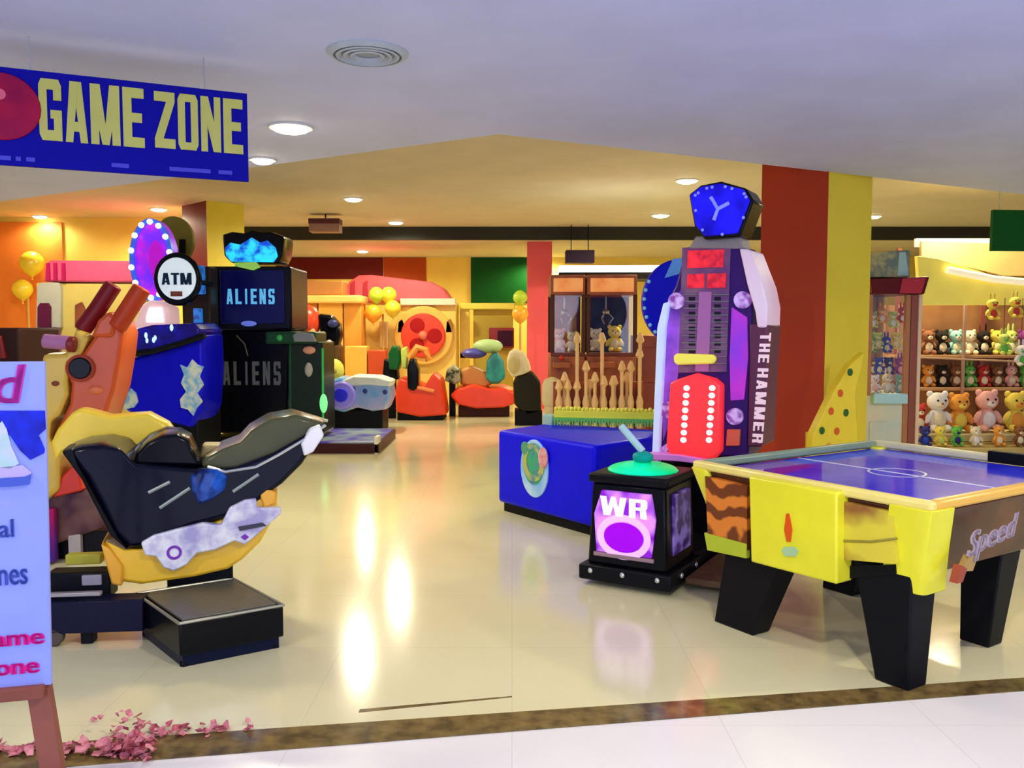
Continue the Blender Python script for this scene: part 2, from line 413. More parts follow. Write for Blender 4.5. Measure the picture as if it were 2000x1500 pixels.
AIR = mat('pale_grey_vent', (.45, .52, .60), .5); AIR2 = mat('vent_shadow_grey', (.28, .33, .40), .5)
M().lathe([(.205, -.004), (.205, 0), (.19, -.016), (.17, -.02), (.17, -.004)], seg=40, hollow=True).out('rim', AIR, t.o)
M().lathe([(.168, -.006), (.16, -.002), (.001, -.002)], seg=40).out('core', AIR2, t.o)
for k, r in enumerate((.145, .11, .075)): M().lathe([(r, -.006), (r + .012, -.020), (r, -.024), (r - .014, -.008)], seg=36, hollow=True).out('louvre', AIR, t.o)

# ================================================================== OBJECTS
# ------------------------------------------------------------------ hanging banner
pr = atY(486, 355, 4.6)
t = T('hanging_banner', 'long blue banner reading GAME ZONE hung from the ceiling at upper left', 'sign', pr.x, pr.y, 25)
zt = t.L(486, 183)[1]; zb = t.L(486, 355)[1]; x0 = t.L(-70, 220)[0]
M().box((x0 / 2, .01, (zt + zb) / 2), (-x0, .02, zt - zb)).out('panel', mat('banner_blue', (.001, .0002, .34), .65), t.o, bevel=.003)
SIGNY = mat('banner_lettering_yellow', (.60, .60, .13), .5)
blockpx(t, 'GAME', 78, 174, 280, 273, -.001, SIGNY)
blockpx(t, 'ZONE', 303, 196, 473, 288, -.001, SIGNY)
c = t.L(2, 208)
M().disc(c, .165, -.012, 0, rz=.155).out('emblem', mat('banner_emblem_red', (.42, .005, .05), .4, col2=(.25, .0, .06), scale=5), t.o, bevel=.004)
c2 = t.L(0, 185)
M().disc(c2, .025, -.016, -.010).out('emblem_spot', PINK, t.o)
BSM = mat('banner_small_print_blue', (.05, .05, .65), .4)
for k, (px, ww) in enumerate(((8, 22), (36, 8), (60, 14), (235, 30), (345, 26), (385, 50), (440, 26))):
    a = t.L(px, 308 + px * .066, 0)
    M().box((a[0], -.003, a[1] - .0), (ww * .0026, .004, .02)).out('small_print', BSM, t.o)
for px in (400, 60):
    a = t.L(px, 183)[0]
    M().tube([(a, .01, zt - .02), (a, .01, ZF)], .003, 6).out('hanging_wire', SILVER, t.o)

# ------------------------------------------------------------------ easel sign
pe = atY(92, 1000, 2.3)
t = T('easel_sign', 'pale lavender printed board on a brown wooden easel at the lower left edge', 'sign', pe.x, pe.y, 14)
tl, br_ = t.L(84, 706), t.L(100, 1338); bl = t.L(-90, 1380)
M().prism([(bl[0], br_[1]), (br_[0], br_[1]), (tl[0] + .003, tl[1]), (bl[0], tl[1])], 0, .018).out('board', LAV, t.o, bevel=.003)
WOODL = mat('easel_brown_wood', (.27, .075, .04), .45, col2=(.20, .05, .03), scale=5)
a = t.L(70, 1345); b = t.L(108, 1500)
dx = (b[0] - a[0]) / (a[1] - b[1]) * a[1]
M().loft([[(a[0] - .03, .01, a[1] + .02), (a[0] + .026, .01, a[1] + .02), (a[0] + .026, .05, a[1] + .02), (a[0] - .03, .05, a[1] + .02)],
          [(a[0] + dx - .03, -.10, 0), (a[0] + dx + .026, -.10, 0), (a[0] + dx + .026, -.06, 0), (a[0] + dx - .03, -.06, 0)]]).out('leg', WOODL, t.o, bevel=.003)
xl = bl[0]
M().loft([[(xl, .01, a[1] + .02), (xl + .056, .01, a[1] + .02), (xl + .056, .05, a[1] + .02), (xl, .05, a[1] + .02)],
          [(xl - dx, -.10, 0), (xl - dx + .056, -.10, 0), (xl - dx + .056, -.06, 0), (xl - dx, -.06, 0)]]).out('leg', WOODL, t.o, bevel=.003)
M().tube([((xl + a[0]) / 2, .06, tl[1] - .1), ((xl + a[0]) / 2, .62, 0.012)], .014, 8).out('leg', WOODL, t.o)
M().box(((bl[0] + br_[0]) / 2 - .01, .015, br_[1] - .012), (br_[0] - bl[0] - .01, .07, .035)).out('shelf', WOODL, t.o, bevel=.004)
MAGT = mat('sign_magenta', (.55, .02, .40), .5); BLT = mat('sign_ink_blue', (.05, .10, .55), .5); PKT = mat('sign_pink', (.72, .01, .28), .5)
textpx(t, 'd', -18, 712, 35, 788, -.001, MAGT, bold=.02, slant=.02, th=.002)
textpx(t, 'al', -2, 1014, 27, 1050, -.001, BLT, bold=.02, th=.002)
textpx(t, 'nes', -3, 1110, 54, 1144, -.001, BLT, bold=.02, th=.002)
textpx(t, 'Game', -60, 1225, 87, 1268, -.001, PKT, bold=.05, th=.002)
textpx(t, 'Zone', -50, 1282, 77, 1324, -.001, PKT, bold=.05, th=.002)
M().prism(t.poly([(-85, 802), (88, 802), (90, 838), (76, 850), (88, 878), (86, 885), (60, 898), (40, 880), (20, 850), (-85, 850)]), -.003, 0).out('printed_picture', mat('sign_picture_blue', (.01, .03, .75), .4, col2=(.01, .01, .3), scale=14), t.o)
M().prism(t.poly([(-40, 905), (-20, 850), (5, 822), (14, 838), (22, 870), (38, 905), (20, 915)]), -.005, -.001).out('printed_car', mat('sign_picture_pale', (.40, .62, .62), .4, col2=(.6, .6, .9), scale=16), t.o)
M().prism(t.poly([(-60, 918), (45, 908), (62, 922), (56, 946), (-50, 950)]), -.005, -.001).out('printed_bumper', mat('sign_picture_lilac', (.5, .42, .75), .4), t.o)
M().prism(t.poly([(-60, 938), (50, 930), (62, 925), (58, 946), (20, 950), (-60, 952)]), -.007, -.003).out('printed_bumper_rim', BLT, t.o)

# ------------------------------------------------------------------ pink petals on the threshold
rp = random.Random(3); m_ = M()
for i in range(230):
    if i < 90: px = rp.gauss(255, 28); py = 1478 - abs(rp.gauss(0, 24)) + rp.uniform(-2, 16); lift = max(0, rp.gauss(.03, .03))
    elif i < 190: px = rp.uniform(-30, 300); py = rp.gauss(1470, 7); lift = abs(rp.gauss(0, .012))
    else: px = rp.uniform(290, 490); py = 1432 - (px - 290) * .02 + rp.gauss(0, 7); lift = .003
    p = atZ(px, py); r = rp.uniform(.008, .024)
    q = [Vector((r * rp.uniform(.6, 1.3) * math.cos(a_), r * rp.uniform(.6, 1.3) * math.sin(a_), rp.uniform(0, .012))) for a_ in (0, 1.1, 2.1, 3.2, 4.3, 5.3)]
    Rm = Matrix.Rotation(rp.uniform(0, 6), 3, 'Z') @ Matrix.Rotation(rp.uniform(-.9, .9), 3, 'X')
    q = [Rm @ v_ for v_ in q]; mz = min(v_.z for v_ in q)
    cen = m_.bm.verts.new((p.x, p.y, lift + .006 - mz)); vv = [m_.bm.verts.new((p.x + v_.x, p.y + v_.y, .003 + lift + v_.z - mz)) for v_ in q]
    for k in range(6): m_.bm.faces.new((cen, vv[k], vv[(k + 1) % 6]))
o = m_.out('pink_petals', mat('pink_petal', (.75, .30, .34), .6, col2=(.45, .06, .10), scale=22), kind='stuff', smooth=False)
tag(o, 'scattered crumpled pink petals heaped along the dark threshold at lower left', 'petals')

# ------------------------------------------------------------------ rider simulator (foreground left)
pb = atY(340, 1100, 4.25)
t = T('motorbike_ride', 'black and yellow coin ride with rising seat on a black platform, left foreground', 'arcade ride', pb.x, pb.y, 18)
def plat(pxs, z0, z1):
    return [t.loc3(atZ(px, py, z1))[:2] for px, py in pxs]
# platform (seen corner-on)
fc, rc, bk = atZ(350, 1216, .21), atZ(554, 1180, .21), atZ(455, 1128, .21)
lc = fc + (bk - rc)
P4 = [t.loc3(p_)[:2] for p_ in (fc, rc, bk, lc)]
M().slab(P4, .055, .2).out('platform', BLACK, t.o, bevel=.008)
ce = Vector(((P4[0][0] + P4[2][0]) / 2, (P4[0][1] + P4[2][1]) / 2))
M().slab([tuple(ce + (Vector(p_) - ce) * .9) for p_ in P4], .2, .212).out('tread_plate', GREY, t.o, bevel=.003)
for i in range(4):
    a, b = Vector(P4[i]), Vector(P4[(i + 1) % 4])
    M().tube([(*a, .205), (*b, .205)], .007, 8).out('edge_trim', mat('worn_metal_trim', (.40, .40, .32), .3, metal=.5), t.o)
for p_ in P4:
    q = ce + (Vector(p_) - ce) * .86
    M().lathe([(.022, 0), (.022, .02), (.012, .022), (.012, .06)], (q.x, q.y, 0), 12).out('foot', BLACKM, t.o)
M().slab([tuple(ce + (Vector(p_) - ce) * .93) for p_ in P4], 0, .056).out('plinth', mat('platform_shadow_navy', (.004, .008, .03), .3), t.o)  # added inset block, coloured as the navy shadow under the platform
# column
x0, z0 = t.L(330, 1145, .22); x1, z1 = t.L(455, 1110, .22)
M().box(((x0 + x1) / 2, .22, (.2 + z1) / 2 + .02), (x1 - x0, .26, z1 - .2 + .1)).out('column', BLACKM, t.o, bevel=.01)
# hull
hull = t.poly([(195, 1062), (232, 1078), (275, 1076), (300, 1060), (400, 1030), (470, 1000), (505, 960), (530, 952), (546, 965), (548, 1000), (515, 1062), (478, 1098), (448, 1118), (380, 1134), (268, 1150), (218, 1143)])
M().pillow(hull, .02, .46, .08).out('hull', GOLD, t.o, bevel=.012)
OR2 = mat('golden_orange_paint', (.85, .42, .03), .35, coat=.4)
M().pillow(t.poly([(196, 1060), (214, 1070), (240, 1105), (240, 1146), (218, 1143)], .0), -.01, .4, .05).out('hull_nose', OR2, t.o, bevel=.01)
M().pillow(t.poly([(505, 965), (520, 952), (542, 962), (540, 985), (515, 995)]), .0, .3, .1).out('hull_tip', OR2, t.o, bevel=.01)
# printed skirt
sk = t.poly([(276, 1058), (300, 1044), (345, 1032), (395, 1020), (432, 1024), (448, 990), (478, 975), (500, 972), (502, 990), (548, 990), (550, 1000), (505, 1040), (478, 1062), (458, 1054), (420, 1072), (385, 1078), (366, 1100), (340, 1113), (320, 1106), (305, 1084), (284, 1082)], -.0)
SKIRT = mat('lilac_white_print', (.80, .82, .88), .4, col2=(.38, .36, .62), scale=9, detail=4, sharp=(.38, .56))
M().prism(sk, -.03, .03).out('skirt_panel', SKIRT, t.o, bevel=.008)
cc = t.L(341, 1076)
M().ring(cc, .035, .012, -.036, -.028, 24).out('skirt_ring', PURP, t.o)
M().prism(t.poly([(465, 1026), (512, 1018), (520, 1024), (468, 1034)]), -.036, -.028).out('skirt_mark', mat('charcoal_ink', (.06, .06, .09), .5), t.o)
M().prism(t.poly([(470, 1046), (478, 1040), (486, 1046), (478, 1052)]), -.036, -.028).out('skirt_mark', PURP, t.o)
# black body
body = t.poly([(118, 880), (150, 870), (190, 866), (228, 874), (258, 906), (330, 912), (400, 918), (465, 912), (540, 884), (600, 850), (636, 826), (634, 850), (600, 905), (560, 945), (500, 988), (450, 1012), (380, 1030), (320, 1050), (272, 1074), (246, 1077), (216, 1046), (190, 990), (158, 930)])
M().pillow(body, .0, .48, .07, 4).out('body', NAVY, t.o, bevel=.015)
# dark shoulder band on the left edge
M().pillow(t.poly([(118, 880), (140, 874), (150, 905), (230, 1050), (250, 1077), (216, 1048), (158, 935)], -.01), -.012, .3, .04).out('edge_band', BLACKM, t.o, bevel=.01)
# windshield / cockpit dome
M().pillow(t.poly([(255, 907), (262, 885), (285, 862), (318, 846), (350, 843), (372, 855), (384, 880), (398, 910)], .12), .06, .40, .15, 4).out('windshield', BLACK, t.o, bevel=.01)
M().pillow(t.poly([(250, 900), (262, 874), (290, 850), (325, 836), (352, 838), (340, 848), (300, 858), (272, 880), (262, 903)], .30), .3, .44, .1).out('windshield_rim', SMOKE, t.o)
# seat and tail
M().pillow(t.poly([(388, 912), (395, 896), (430, 876), (468, 862), (490, 838), (530, 815), (580, 806), (640, 824), (612, 850), (560, 884), (510, 906), (450, 922)], .1), .06, .44, .08, 4).out('seat', OLIVE, t.o, bevel=.015)
M().pillow(t.poly([(386, 905), (396, 868), (440, 868), (462, 878), (440, 892), (420, 906)], .28), .25, .42, .1).out('seat_hollow', mat('tan_padding', (.45, .36, .14), .5), t.o, bevel=.01)
def tl3(pts, off): return [t.p3(px, py, off) for px, py in pts]
M().tube(tl3([(405, 912), (440, 922), (500, 912), (545, 888), (600, 855), (636, 830)], -.005), .008, 8).out('seat_trim', SILVER, t.o)
M().tube(tl3([(465, 870), (490, 840), (530, 816), (580, 806), (640, 822)], .43), .009, 8).out('seat_trim', mat('pale_edge_trim', (.62, .66, .50), .25, metal=.3), t.o)
M().pillow(t.poly([(588, 868), (606, 838), (626, 830), (634, 850), (612, 884), (594, 892)], -.03), -.03, .05, .1).out('tail_bumper', WHITE, t.o, bevel=.01)
for pts in ([(290, 962), (332, 941)], [(312, 992), (371, 953)], [(455, 960), (505, 926)]):
    M().tube(tl3(pts, .004), .010, 8).out('side_stripe', mat('grey_green_stripe', (.28, .34, .32), .35, metal=.3), t.o)
M().tube(tl3([(330, 1026), (365, 1016), (390, 1000), (408, 982)], .01), .010, 8).out('side_stripe', MATS['grey_green_stripe'], t.o)
M().pillow(t.poly([(372, 930), (395, 914), (425, 914), (445, 930), (440, 955), (415, 975), (390, 985), (375, 960)], .0), -.02, .03, .15).out('side_reflector', mat('glowing_blue_lens', (.01, .09, .5), .15, col2=(.003, .01, .08), scale=12, coat=.8, emit=.12), t.o, bevel=.01)
hb = t.p3(238, 897, .1)
M().ball(hb, (.022, .022, .02)).out('handle_knob', mat('tan_knob', (.75, .5, .28), .5), t.o)
M().tube(tl3([(185, 884), (205, 890), (216, 905), (214, 912)], .03), .006, 8).out('grab_rail', SILVER, t.o)
# front fairing (yellow, far side)
M().pillow(t.poly([(100, 862), (112, 838), (140, 806), (156, 797), (180, 802), (215, 812), (262, 808), (292, 806), (330, 826), (345, 846), (322, 850), (290, 860), (262, 885), (255, 900), (225, 872), (180, 866), (120, 882), (108, 900)], .5), .46, .66, .06).out('front_fairing', BRYEL, t.o, bevel=.02)

# ------------------------------------------------------------------ base frame running left from the platform
pf = atZ(165, 1262, 0)
t = T('ride_base_frame', 'low black steel base frame with yellow bar and wheel between the easel and the platform', 'ride base', pf.x, pf.y, 6)
a = t.L(60, 1178); b = t.L(278, 1158); c_ = t.L(200, 1236)
M().box(((a[0] + b[0]) / 2, .06, (a[1] + c_[1]) / 2), (b[0] - a[0], .12, a[1] - c_[1])).out('beam', mat('dark_navy_steel', (.006, .007, .03), .35), t.o, bevel=.006)
M().box((t.L(130, 1162)[0], .02, t.L(130, 1163)[1]), (.3, .03, .02)).out('rail', mat('grey_rail', (.35, .33, .34), .35, metal=.5), t.o, bevel=.004)
M().box((0, .06, c_[1] / 2 + .01), (.055, .07, c_[1] + .02)).out('foot', BLACKM, t.o, bevel=.006)
M().box((t.L(128, 1135)[0], .2, t.L(150, 1138, .2)[1]), (.30, .12, .13)).out('gear_box', BLACKM, t.o, bevel=.01)
M().box((t.L(158, 1132)[0], .135, t.L(158, 1134, .13)[1]), (.09, .02, .05)).out('name_plate', mat('grey_lilac_plate', (.32, .30, .36), .4), t.o, bevel=.004)
M().box((t.L(160, 1094, .3)[0], .34, t.L(172, 1094, .3)[1]), (.17, .06, .052)).out('bar', mat('olive_yellow_bar', (.50, .47, .04), .4), t.o, bevel=.006)
w_ = t.L(104, 1292); 
M().disc((w_[0], .045), .045, .0, .045, 20).out('wheel', mat('grey_brown_rubber', (.10, .08, .07), .6), t.o, bevel=.008)
M().box((w_[0], .035, .13), (.03, .03, .12)).out('wheel_bracket', mat('olive_yellow_bar', (.5, .47, .04)), t.o, bevel=.003)

# ------------------------------------------------------------------ orange creature ride behind
po = atY(170, 900, 5.5)
t = T('orange_kiddie_ride', 'orange red kiddie ride with two raised padded arms and a round black hub', 'kiddie ride', po.x, po.y, 10)
M().pillow(t.poly([(188, 648), (212, 606), (232, 620), (243, 645), (238, 690), (226, 760), (206, 822), (190, 845), (168, 845), (146, 850), (122, 872), (102, 868), (100, 855), (120, 820), (134, 790), (137, 750), (124, 720), (134, 690), (160, 688)]), .0, .42, .07).out('body', ORRED, t.o, bevel=.02)
M().tube([t.p3(222, 556, .1), t.p3(190, 605, .1), t.p3(160, 645, .1)], .055, 14).out('arm', mat('maroon_padding', (.20, .008, .012), .35, coat=.3), t.o, bevel=.01)
M().tube([t.p3(278, 562, .0), t.p3(255, 598, .0), t.p3(228, 640, .0)], .058, 14).out('arm', mat('orange_red_padding', (.50, .05, .01), .35, coat=.3), t.o, bevel=.01)
M().pillow(t.poly([(178, 660), (192, 625), (215, 606), (232, 622), (222, 660)]), -.03, .3, .1).out('shoulder', ORRED, t.o, bevel=.02)
M().disc(t.L(158, 719), .068, -.03, .02, 28).out('hub', BLACK, t.o, bevel=.008)
M().ring(t.L(158, 719), .086, .02, -.02, .02, 28).out('hub_ring', mat('dark_orange_ring', (.35, .04, .01), .4), t.o)
M().pillow(t.poly([(84, 690), (130, 688), (150, 640), (176, 655), (160, 690), (136, 705), (132, 745), (134, 770), (116, 812), (100, 822), (96, 860), (118, 880), (116, 960), (84, 985), (70, 850)], -.0), -.02, .3, .05).out('front_shell', mat('ochre_yellow_shell', (.75, .52, .08), .4, coat=.3), t.o, bevel=.02)
M().ball(t.p3(108, 749, -.03), (.022, .012, .016)).out('eye', BROWN, t.o)
M().ball(t.p3(187, 762, -.0), (.05, .02, .03)).out('cheek_bump', mat('light_orange_bump', (.75, .18, .06), .35), t.o)
M().tube([t.p3(84, 666, -.06), t.p3(138, 670, -.06)], .045, 14).out('handlebar', mat('mauve_padding', (.42, .16, .34), .4), t.o, bevel=.012)
M().tube([t.p3(132, 672, -.06), t.p3(148, 673, -.06)], .05, 14).out('handlebar_end', DRED, t.o, bevel=.01)
M().pillow(t.poly([(118, 930), (150, 900), (160, 960), (100, 975)]), .02, .3, .06).out('lower_shell', RED, t.o, bevel=.01)
M().pillow(t.poly([(82, 960), (190, 960), (200, 1035), (105, 1068), (82, 1068)]), .05, .5, .05).out('seat_box', mat('dark_plum_box', (.035, .01, .04), .4, col2=(.20, .10, .09), scale=5), t.o, bevel=.02)
b0 = t.L(80, 1020); b1 = t.L(215, 1050)
M().box(((b0[0] + b1[0]) / 2, .3, (b0[1] + b1[1]) / 2 + .0), (b1[0] - b0[0], .4, .10)).out('bench', mat('red_brown_vinyl', (.25, .06, .025), .4), t.o, bevel=.02)
b2 = t.L(97, 1060)
M().box((b2[0], -.0, b2[1] + .05), (.08, .08, .34)).out('side_post', mat('crimson_violet_post', (.45, .01, .12), .4, col2=(.06, .02, .3), scale=4), t.o, bevel=.01)
M().box((t.L(140, 1065)[0], .08, t.L(140, 1070)[1]), (.075, .06, .15)).out('support_block', mat('off_white_block', (.55, .50, .48), .5), t.o, bevel=.006)
M().box(((b0[0] + b1[0]) / 2 + .05, .35, .11), (.9, .5, .22)).out('base', BLACKM, t.o, bevel=.02)

# ------------------------------------------------------------------ far left play house
ph = atY(180, 800, 12.6)
t = T('play_house', 'pink roofed yellow green play house against the wall at far left', 'play house', ph.x, ph.y, 0)
M().prism(t.poly([(85, 550), (88, 515), (98, 508), (262, 510), (270, 520), (272, 552)]), 0, 1.0).out('roof', mat('magenta_pink_roof', (.62, .08, .20), .45), t.o, bevel=.03)
for px in (92, 106, 122): M().prism(t.poly([(px, 548), (px, 514), (px + 6, 514), (px + 7, 548)]), -.03, .0).out('roof_bar', mat('deep_pink_stripe', (.42, .01, .10), .45), t.o)
w0 = t.L(66, 552); w1 = t.L(272, 552)
M().box(((w0[0] + w1[0]) / 2, .45, w0[1] / 2), (w1[0] - w0[0], .8, w0[1])).out('wall', mat('olive_yellow_wall', (.62, .50, .14), .5), t.o, bevel=.02)
M().prism(t.poly([(72, 620), (74, 562), (80, 552), (115, 552), (120, 562), (120, 640), (72, 640)]), -.03, .05).out('door_arch', mat('pale_grey_arch', (.45, .46, .42), .5), t.o, bevel=.01)
M().prism(t.poly([(77, 640), (77, 600), (82, 592), (98, 592), (103, 600), (103, 640)]), -.06, -.02).out('door', mat('plum_door', (.10, .01, .05), .5), t.o, bevel=.008)
M().prism(t.poly([(66, 705), (66, 650), (100, 640), (120, 650), (120, 705)]), -.12, .0).out('step_panel', PURP, t.o, bevel=.02)
M().prism(t.poly([(148, 640), (148, 596), (160, 590), (165, 600), (165, 640)]), -.03, .02).out('window', BROWN, t.o, bevel=.005)

def balloon(px, py, Y, r, m, label, cat='balloon', group='balloons', tie=None):
    p = atY(px, py, Y)
    t = T('balloon', label, cat, p.x, p.y, 0, group, z=p.z - r * 1.2)
    M().lathe([(.004, .0), (r * .12, r * .1), (r * .55, r * .42), (r * .88, r * .82), (r, r * 1.25), (r * .88, r * 1.72), (r * .55, r * 2.08), (r * .2, r * 2.24), (.003, r * 2.26)], seg=18).out('skin', m, t.o)
    M().lathe([(r * .10, -.03), (.004, .0)], seg=8).out('knot', m, t.o)
    return t
YB = mat('yellow_balloon_rubber', (.90, .72, .04), .3, coat=.4); GB = mat('lime_balloon_rubber', (.50, .72, .05), .3, coat=.4)
OB = mat('orange_balloon_rubber', (.95, .45, .03), .3, coat=.4); RB = mat('red_balloon_rubber', (.80, .06, .02), .3, coat=.4)
balloon(62, 515, 14.15, .19, YB, 'yellow balloon upper of two beside the far left play house')
balloon(44, 566, 14.15, .16, YB, 'yellow balloon lower of two beside the far left play house')

# dark screen cabinet at far left edge behind the easel
pz = atY(10, 700, 6.6)
t = T('dark_cabinet', 'small dark cabinet with a red front just above the easel board at the left edge', 'arcade machine', pz.x, pz.y, 0)
a = t.L(-60, 700); b = t.L(36, 640)
M().box(((a[0] + b[0]) / 2, .3, b[1] / 2), (b[0] - a[0], .6, b[1])).out('body', mat('dark_umber_cabinet', (.035, .012, .008), .5), t.o, bevel=.02)
M().prism(t.poly([(-40, 700), (-40, 652), (5, 655), (14, 700)]), -.03, .01).out('front_panel', DRED, t.o, bevel=.008)

# ------------------------------------------------------------------ blue bowl game with wheel topper
pg = atY(320, 800, 9.6)
t = T('wheel_game', 'cobalt blue cabinet game with shallow bowl top and light ringed purple wheel above', 'arcade machine', pg.x, pg.y, -4)
M().pillow(t.poly([(250, 700), (330, 676), (396, 650), (399, 720), (394, 800), (374, 838), (335, 828), (262, 815), (240, 800), (244, 740)]), .0, .60, .04).out('body', BLUE, t.o, bevel=.03)
f0 = t.L(250, 810); f1 = t.L(386, 830)
M().box(((f0[0] + f1[0]) / 2, .38, .25), (f1[0] - f0[0] - .05, .6, .5)).out('plinth', BLACKM, t.o, bevel=.02)
M().pillow(t.poly([(240, 668), (252, 645), (300, 634), (385, 630), (398, 645), (392, 668), (330, 682), (250, 694)]), -.06, .58, .05).out('bowl', mat('deep_blue_bowl', (.015, .01, .55), .2, coat=.6, col2=(.01, .005, .2), scale=8), t.o, bevel=.02)
M().tube(tl3([(242, 696), (300, 688), (350, 672), (398, 655)], -.08) if False else [t.p3(242, 694, -.08), t.p3(300, 686, -.08), t.p3(350, 672, -.08), t.p3(400, 655, -.08)], .035, 10).out('bowl_rim', BLACK, t.o)
PALE = mat('pale_cyan_light', (.5, .8, 1.0), .4, emit=.8)
for px, py, rr in ((285, 655, .022), (287, 665, .02), (300, 664, .022), (303, 660, .02), (335, 640, .025)): M().ball(t.p3(px, py, -.10), (rr * .8, .012, rr * 1.5)).out('lamp', PALE, t.o)
M().pillow(t.poly([(262, 646), (284, 596), (300, 586), (322, 590), (338, 600), (340, 634), (320, 644)], .4), .30, .58, .05).out('neck', mat('pink_white_light_box', (.95, .62, .62), .4, emit=.35), t.o, bevel=.02)
M().prism(t.poly([(286, 618), (292, 600), (316, 600), (320, 630), (286, 630)], .29), .27, .31).out('lit_window', mat('white_light_window', (.95, .85, .95), .4, emit=1.1), t.o, bevel=.01)
STAR = mat('pale_star_print', (.62, .70, .66), .45, col2=(.18, .45, .75), scale=12, sharp=(.4, .6))
M().prism(t.poly([(352, 712), (366, 718), (376, 702), (386, 712), (396, 716), (390, 735), (396, 752), (386, 768), (394, 785), (384, 798), (378, 812), (368, 800), (354, 796), (352, 780), (364, 765), (354, 748), (360, 732)], -.01), -.02, .02).out('star_print', STAR, t.o)
M().prism(t.poly([(240, 800), (246, 776), (256, 758), (266, 768), (270, 785), (262, 796)], -.01), -.02, .02).out('star_print', STAR, t.o)
# wheel topper (sub-assembly)
wc = t.L(298, 508, .42)
wz = wc[1]; rz_ = .46; rx_ = .25
wm = M().disc((wc[0], wz), rx_, .42, .56, 36, rz=rz_).out('wheel', mat('violet_lit_wheel', (.20, .02, .95), .4, col2=(.55, .01, .75), scale=4, emit=.55, sharp=(.4, .6)), t.o, bevel=.01)
M().disc((wc[0] - .05, wz), rx_ + .03, .56, .64, 36, rz=rz_ - .02).out('wheel_back', mat('dark_teal_rim', (.005, .05, .06), .4), t.o, bevel=.02)
M().ring((wc[0], wz), rx_ + .005, .05, .38, .43, 36, rz=rz_ + .01).out('light_rim', mat('blue_rim', (.05, .15, .9), .3, emit=.3), wm)
M().disc((wc[0] + .05, wz), .09, .405, .42, 24, rz=.22).out('wheel_centre', mat('magenta_glow', (.50, .01, .60), .4, emit=.6), wm)
BULB = mat('pale_blue_bulb', (.75, .88, 1), .3, emit=2.2)
for k in range(14):
    a_ = 2 * math.pi * k / 14 + .2
    M().ball((wc[0] + (rx_ - .02) * math.cos(a_), .365, wz + (rz_ - .03) * math.sin(a_)), .033, 10).out('bulb', BULB, wm)

# ------------------------------------------------------------------ cash machine with round sign
pa = atY(360, 800, 10.55)
t = T('cash_machine', 'dark kiosk with a round white ATM sign behind the cobalt blue wheel game', 'cash machine', pa.x, pa.y, 0)
a = t.L(352, 520); b = t.L(408, 520)
M().box(((a[0] + b[0]) / 2, .17, a[1] / 2), (b[0] - a[0], .3, a[1])).out('body', mat('umber_black_kiosk', (.03, .022, .012), .35, coat=.3), t.o, bevel=.02)
M().disc(t.L(345, 545, -.70), .265, -.70, -.62, 36, rz=.30).out('sign_housing', BLACK, t.o, bevel=.02)
sg = M().disc(t.L(345, 544, -.72), .212, -.72, -.69, 36, rz=.235).out('sign_face', mat('pale_white_sign_light', (.72, .86, .98), .4, emit=.45), t.o)
blockpx(t, 'ATM', 316, 533, 374, 556, -.722, mat('navy_lettering', (.01, .03, .08), .4), parent=sg)
q = t.L(345, 574, -.72); M().box((q[0], -.725, q[1]), (.13, .01, .055)).out('sign_label', BROWN, sg)
x_ = t.L(352, 545, -.64)
M().tube([(x_[0], -.64, x_[1]), (x_[0] + .10, .1, x_[1] - .02)], .03, 10).out('sign_bracket', BLACKM, t.o)
BLS = mat('lit_blue_strip', (.02, .25, .85), .4, col2=(.01, .06, .35), scale=14, emit=.5)
M().box((t.L(392, 545)[0], -.0, t.L(392, 547)[1]), (.10, .12, .34)).out('light_strip', BLS, t.o, bevel=.01)
M().box((t.L(388, 622)[0], .0, t.L(388, 622)[1]), (.09, .12, .24)).out('light_strip', BLS, t.o, bevel=.01)
M().disc(t.L(338, 470, .3), .25, .3, .38, 36, rz=.30).out('round_backboard', mat('olive_backboard', (.22, .20, .03), .5), t.o, bevel=.01)
x_ = t.L(352, 475, .2)
M().box((x_[0], .27, (x_[1] + a[1]) / 2 - .1), (.06, .06, .6)).out('backboard_post', BLACKM, t.o)

# ------------------------------------------------------------------ tall black shooting cabinet
pk = atY(490, 800, 11.0)
t = T('shooting_game_cabinet', 'tall black cabinet with glowing cyan marquee and ALIENS lettering', 'arcade machine', pk.x, pk.y, 0)
M().pillow(t.poly([(432, 458), (452, 452), (476, 455), (492, 448), (510, 453), (530, 452), (556, 462), (552, 500), (545, 514), (450, 514), (436, 500)]), .0, .5, .04).out('marquee', BLACK, t.o, bevel=.02)
M().prism(t.poly([(442, 500), (440, 484), (450, 474), (470, 478), (492, 464), (508, 474), (522, 470), (538, 484), (542, 500), (535, 512), (452, 511)], -.02), -.03, .0).out('marquee_light', mat('cyan_marquee_art', (.02, .62, .95), .4, col2=(.0, .05, .55), scale=8, emit=1.0, sharp=(.4, .6)), t.o)
M().prism(t.poly([(458, 513), (500, 512), (508, 522), (494, 528), (460, 520)], -.02), -.03, .02).out('marquee_glow_strip', mat('green_glow_strip', (.30, .62, .10), .4, emit=.5), t.o)
def bx(px0, py0, px1, py1, y0, y1, off=0):
    a = t.L(px0, py1, off); b = t.L(px1, py0, off)
    return M().box(((a[0] + b[0]) / 2, (y0 + y1) / 2, (a[1] + b[1]) / 2), (b[0] - a[0], y1 - y0, b[1] - a[1]))
bx(402, 520, 568, 645, .0, .9).out('hood', mat('black_blue_hood', (.006, .008, .02), .3), t.o, bevel=.03)
bx(432, 528, 555, 632, -.02, .0).out('screen', mat('dark_blue_screen', (.004, .006, .10), .2, coat=.5, emit=.15), t.o, bevel=.01)
blockpx(t, 'ALIENS', 443, 564, 536, 594, -.025, gap=.45, m=mat('cyan_lettering', (.10, .45, .80), .4, emit=.7))
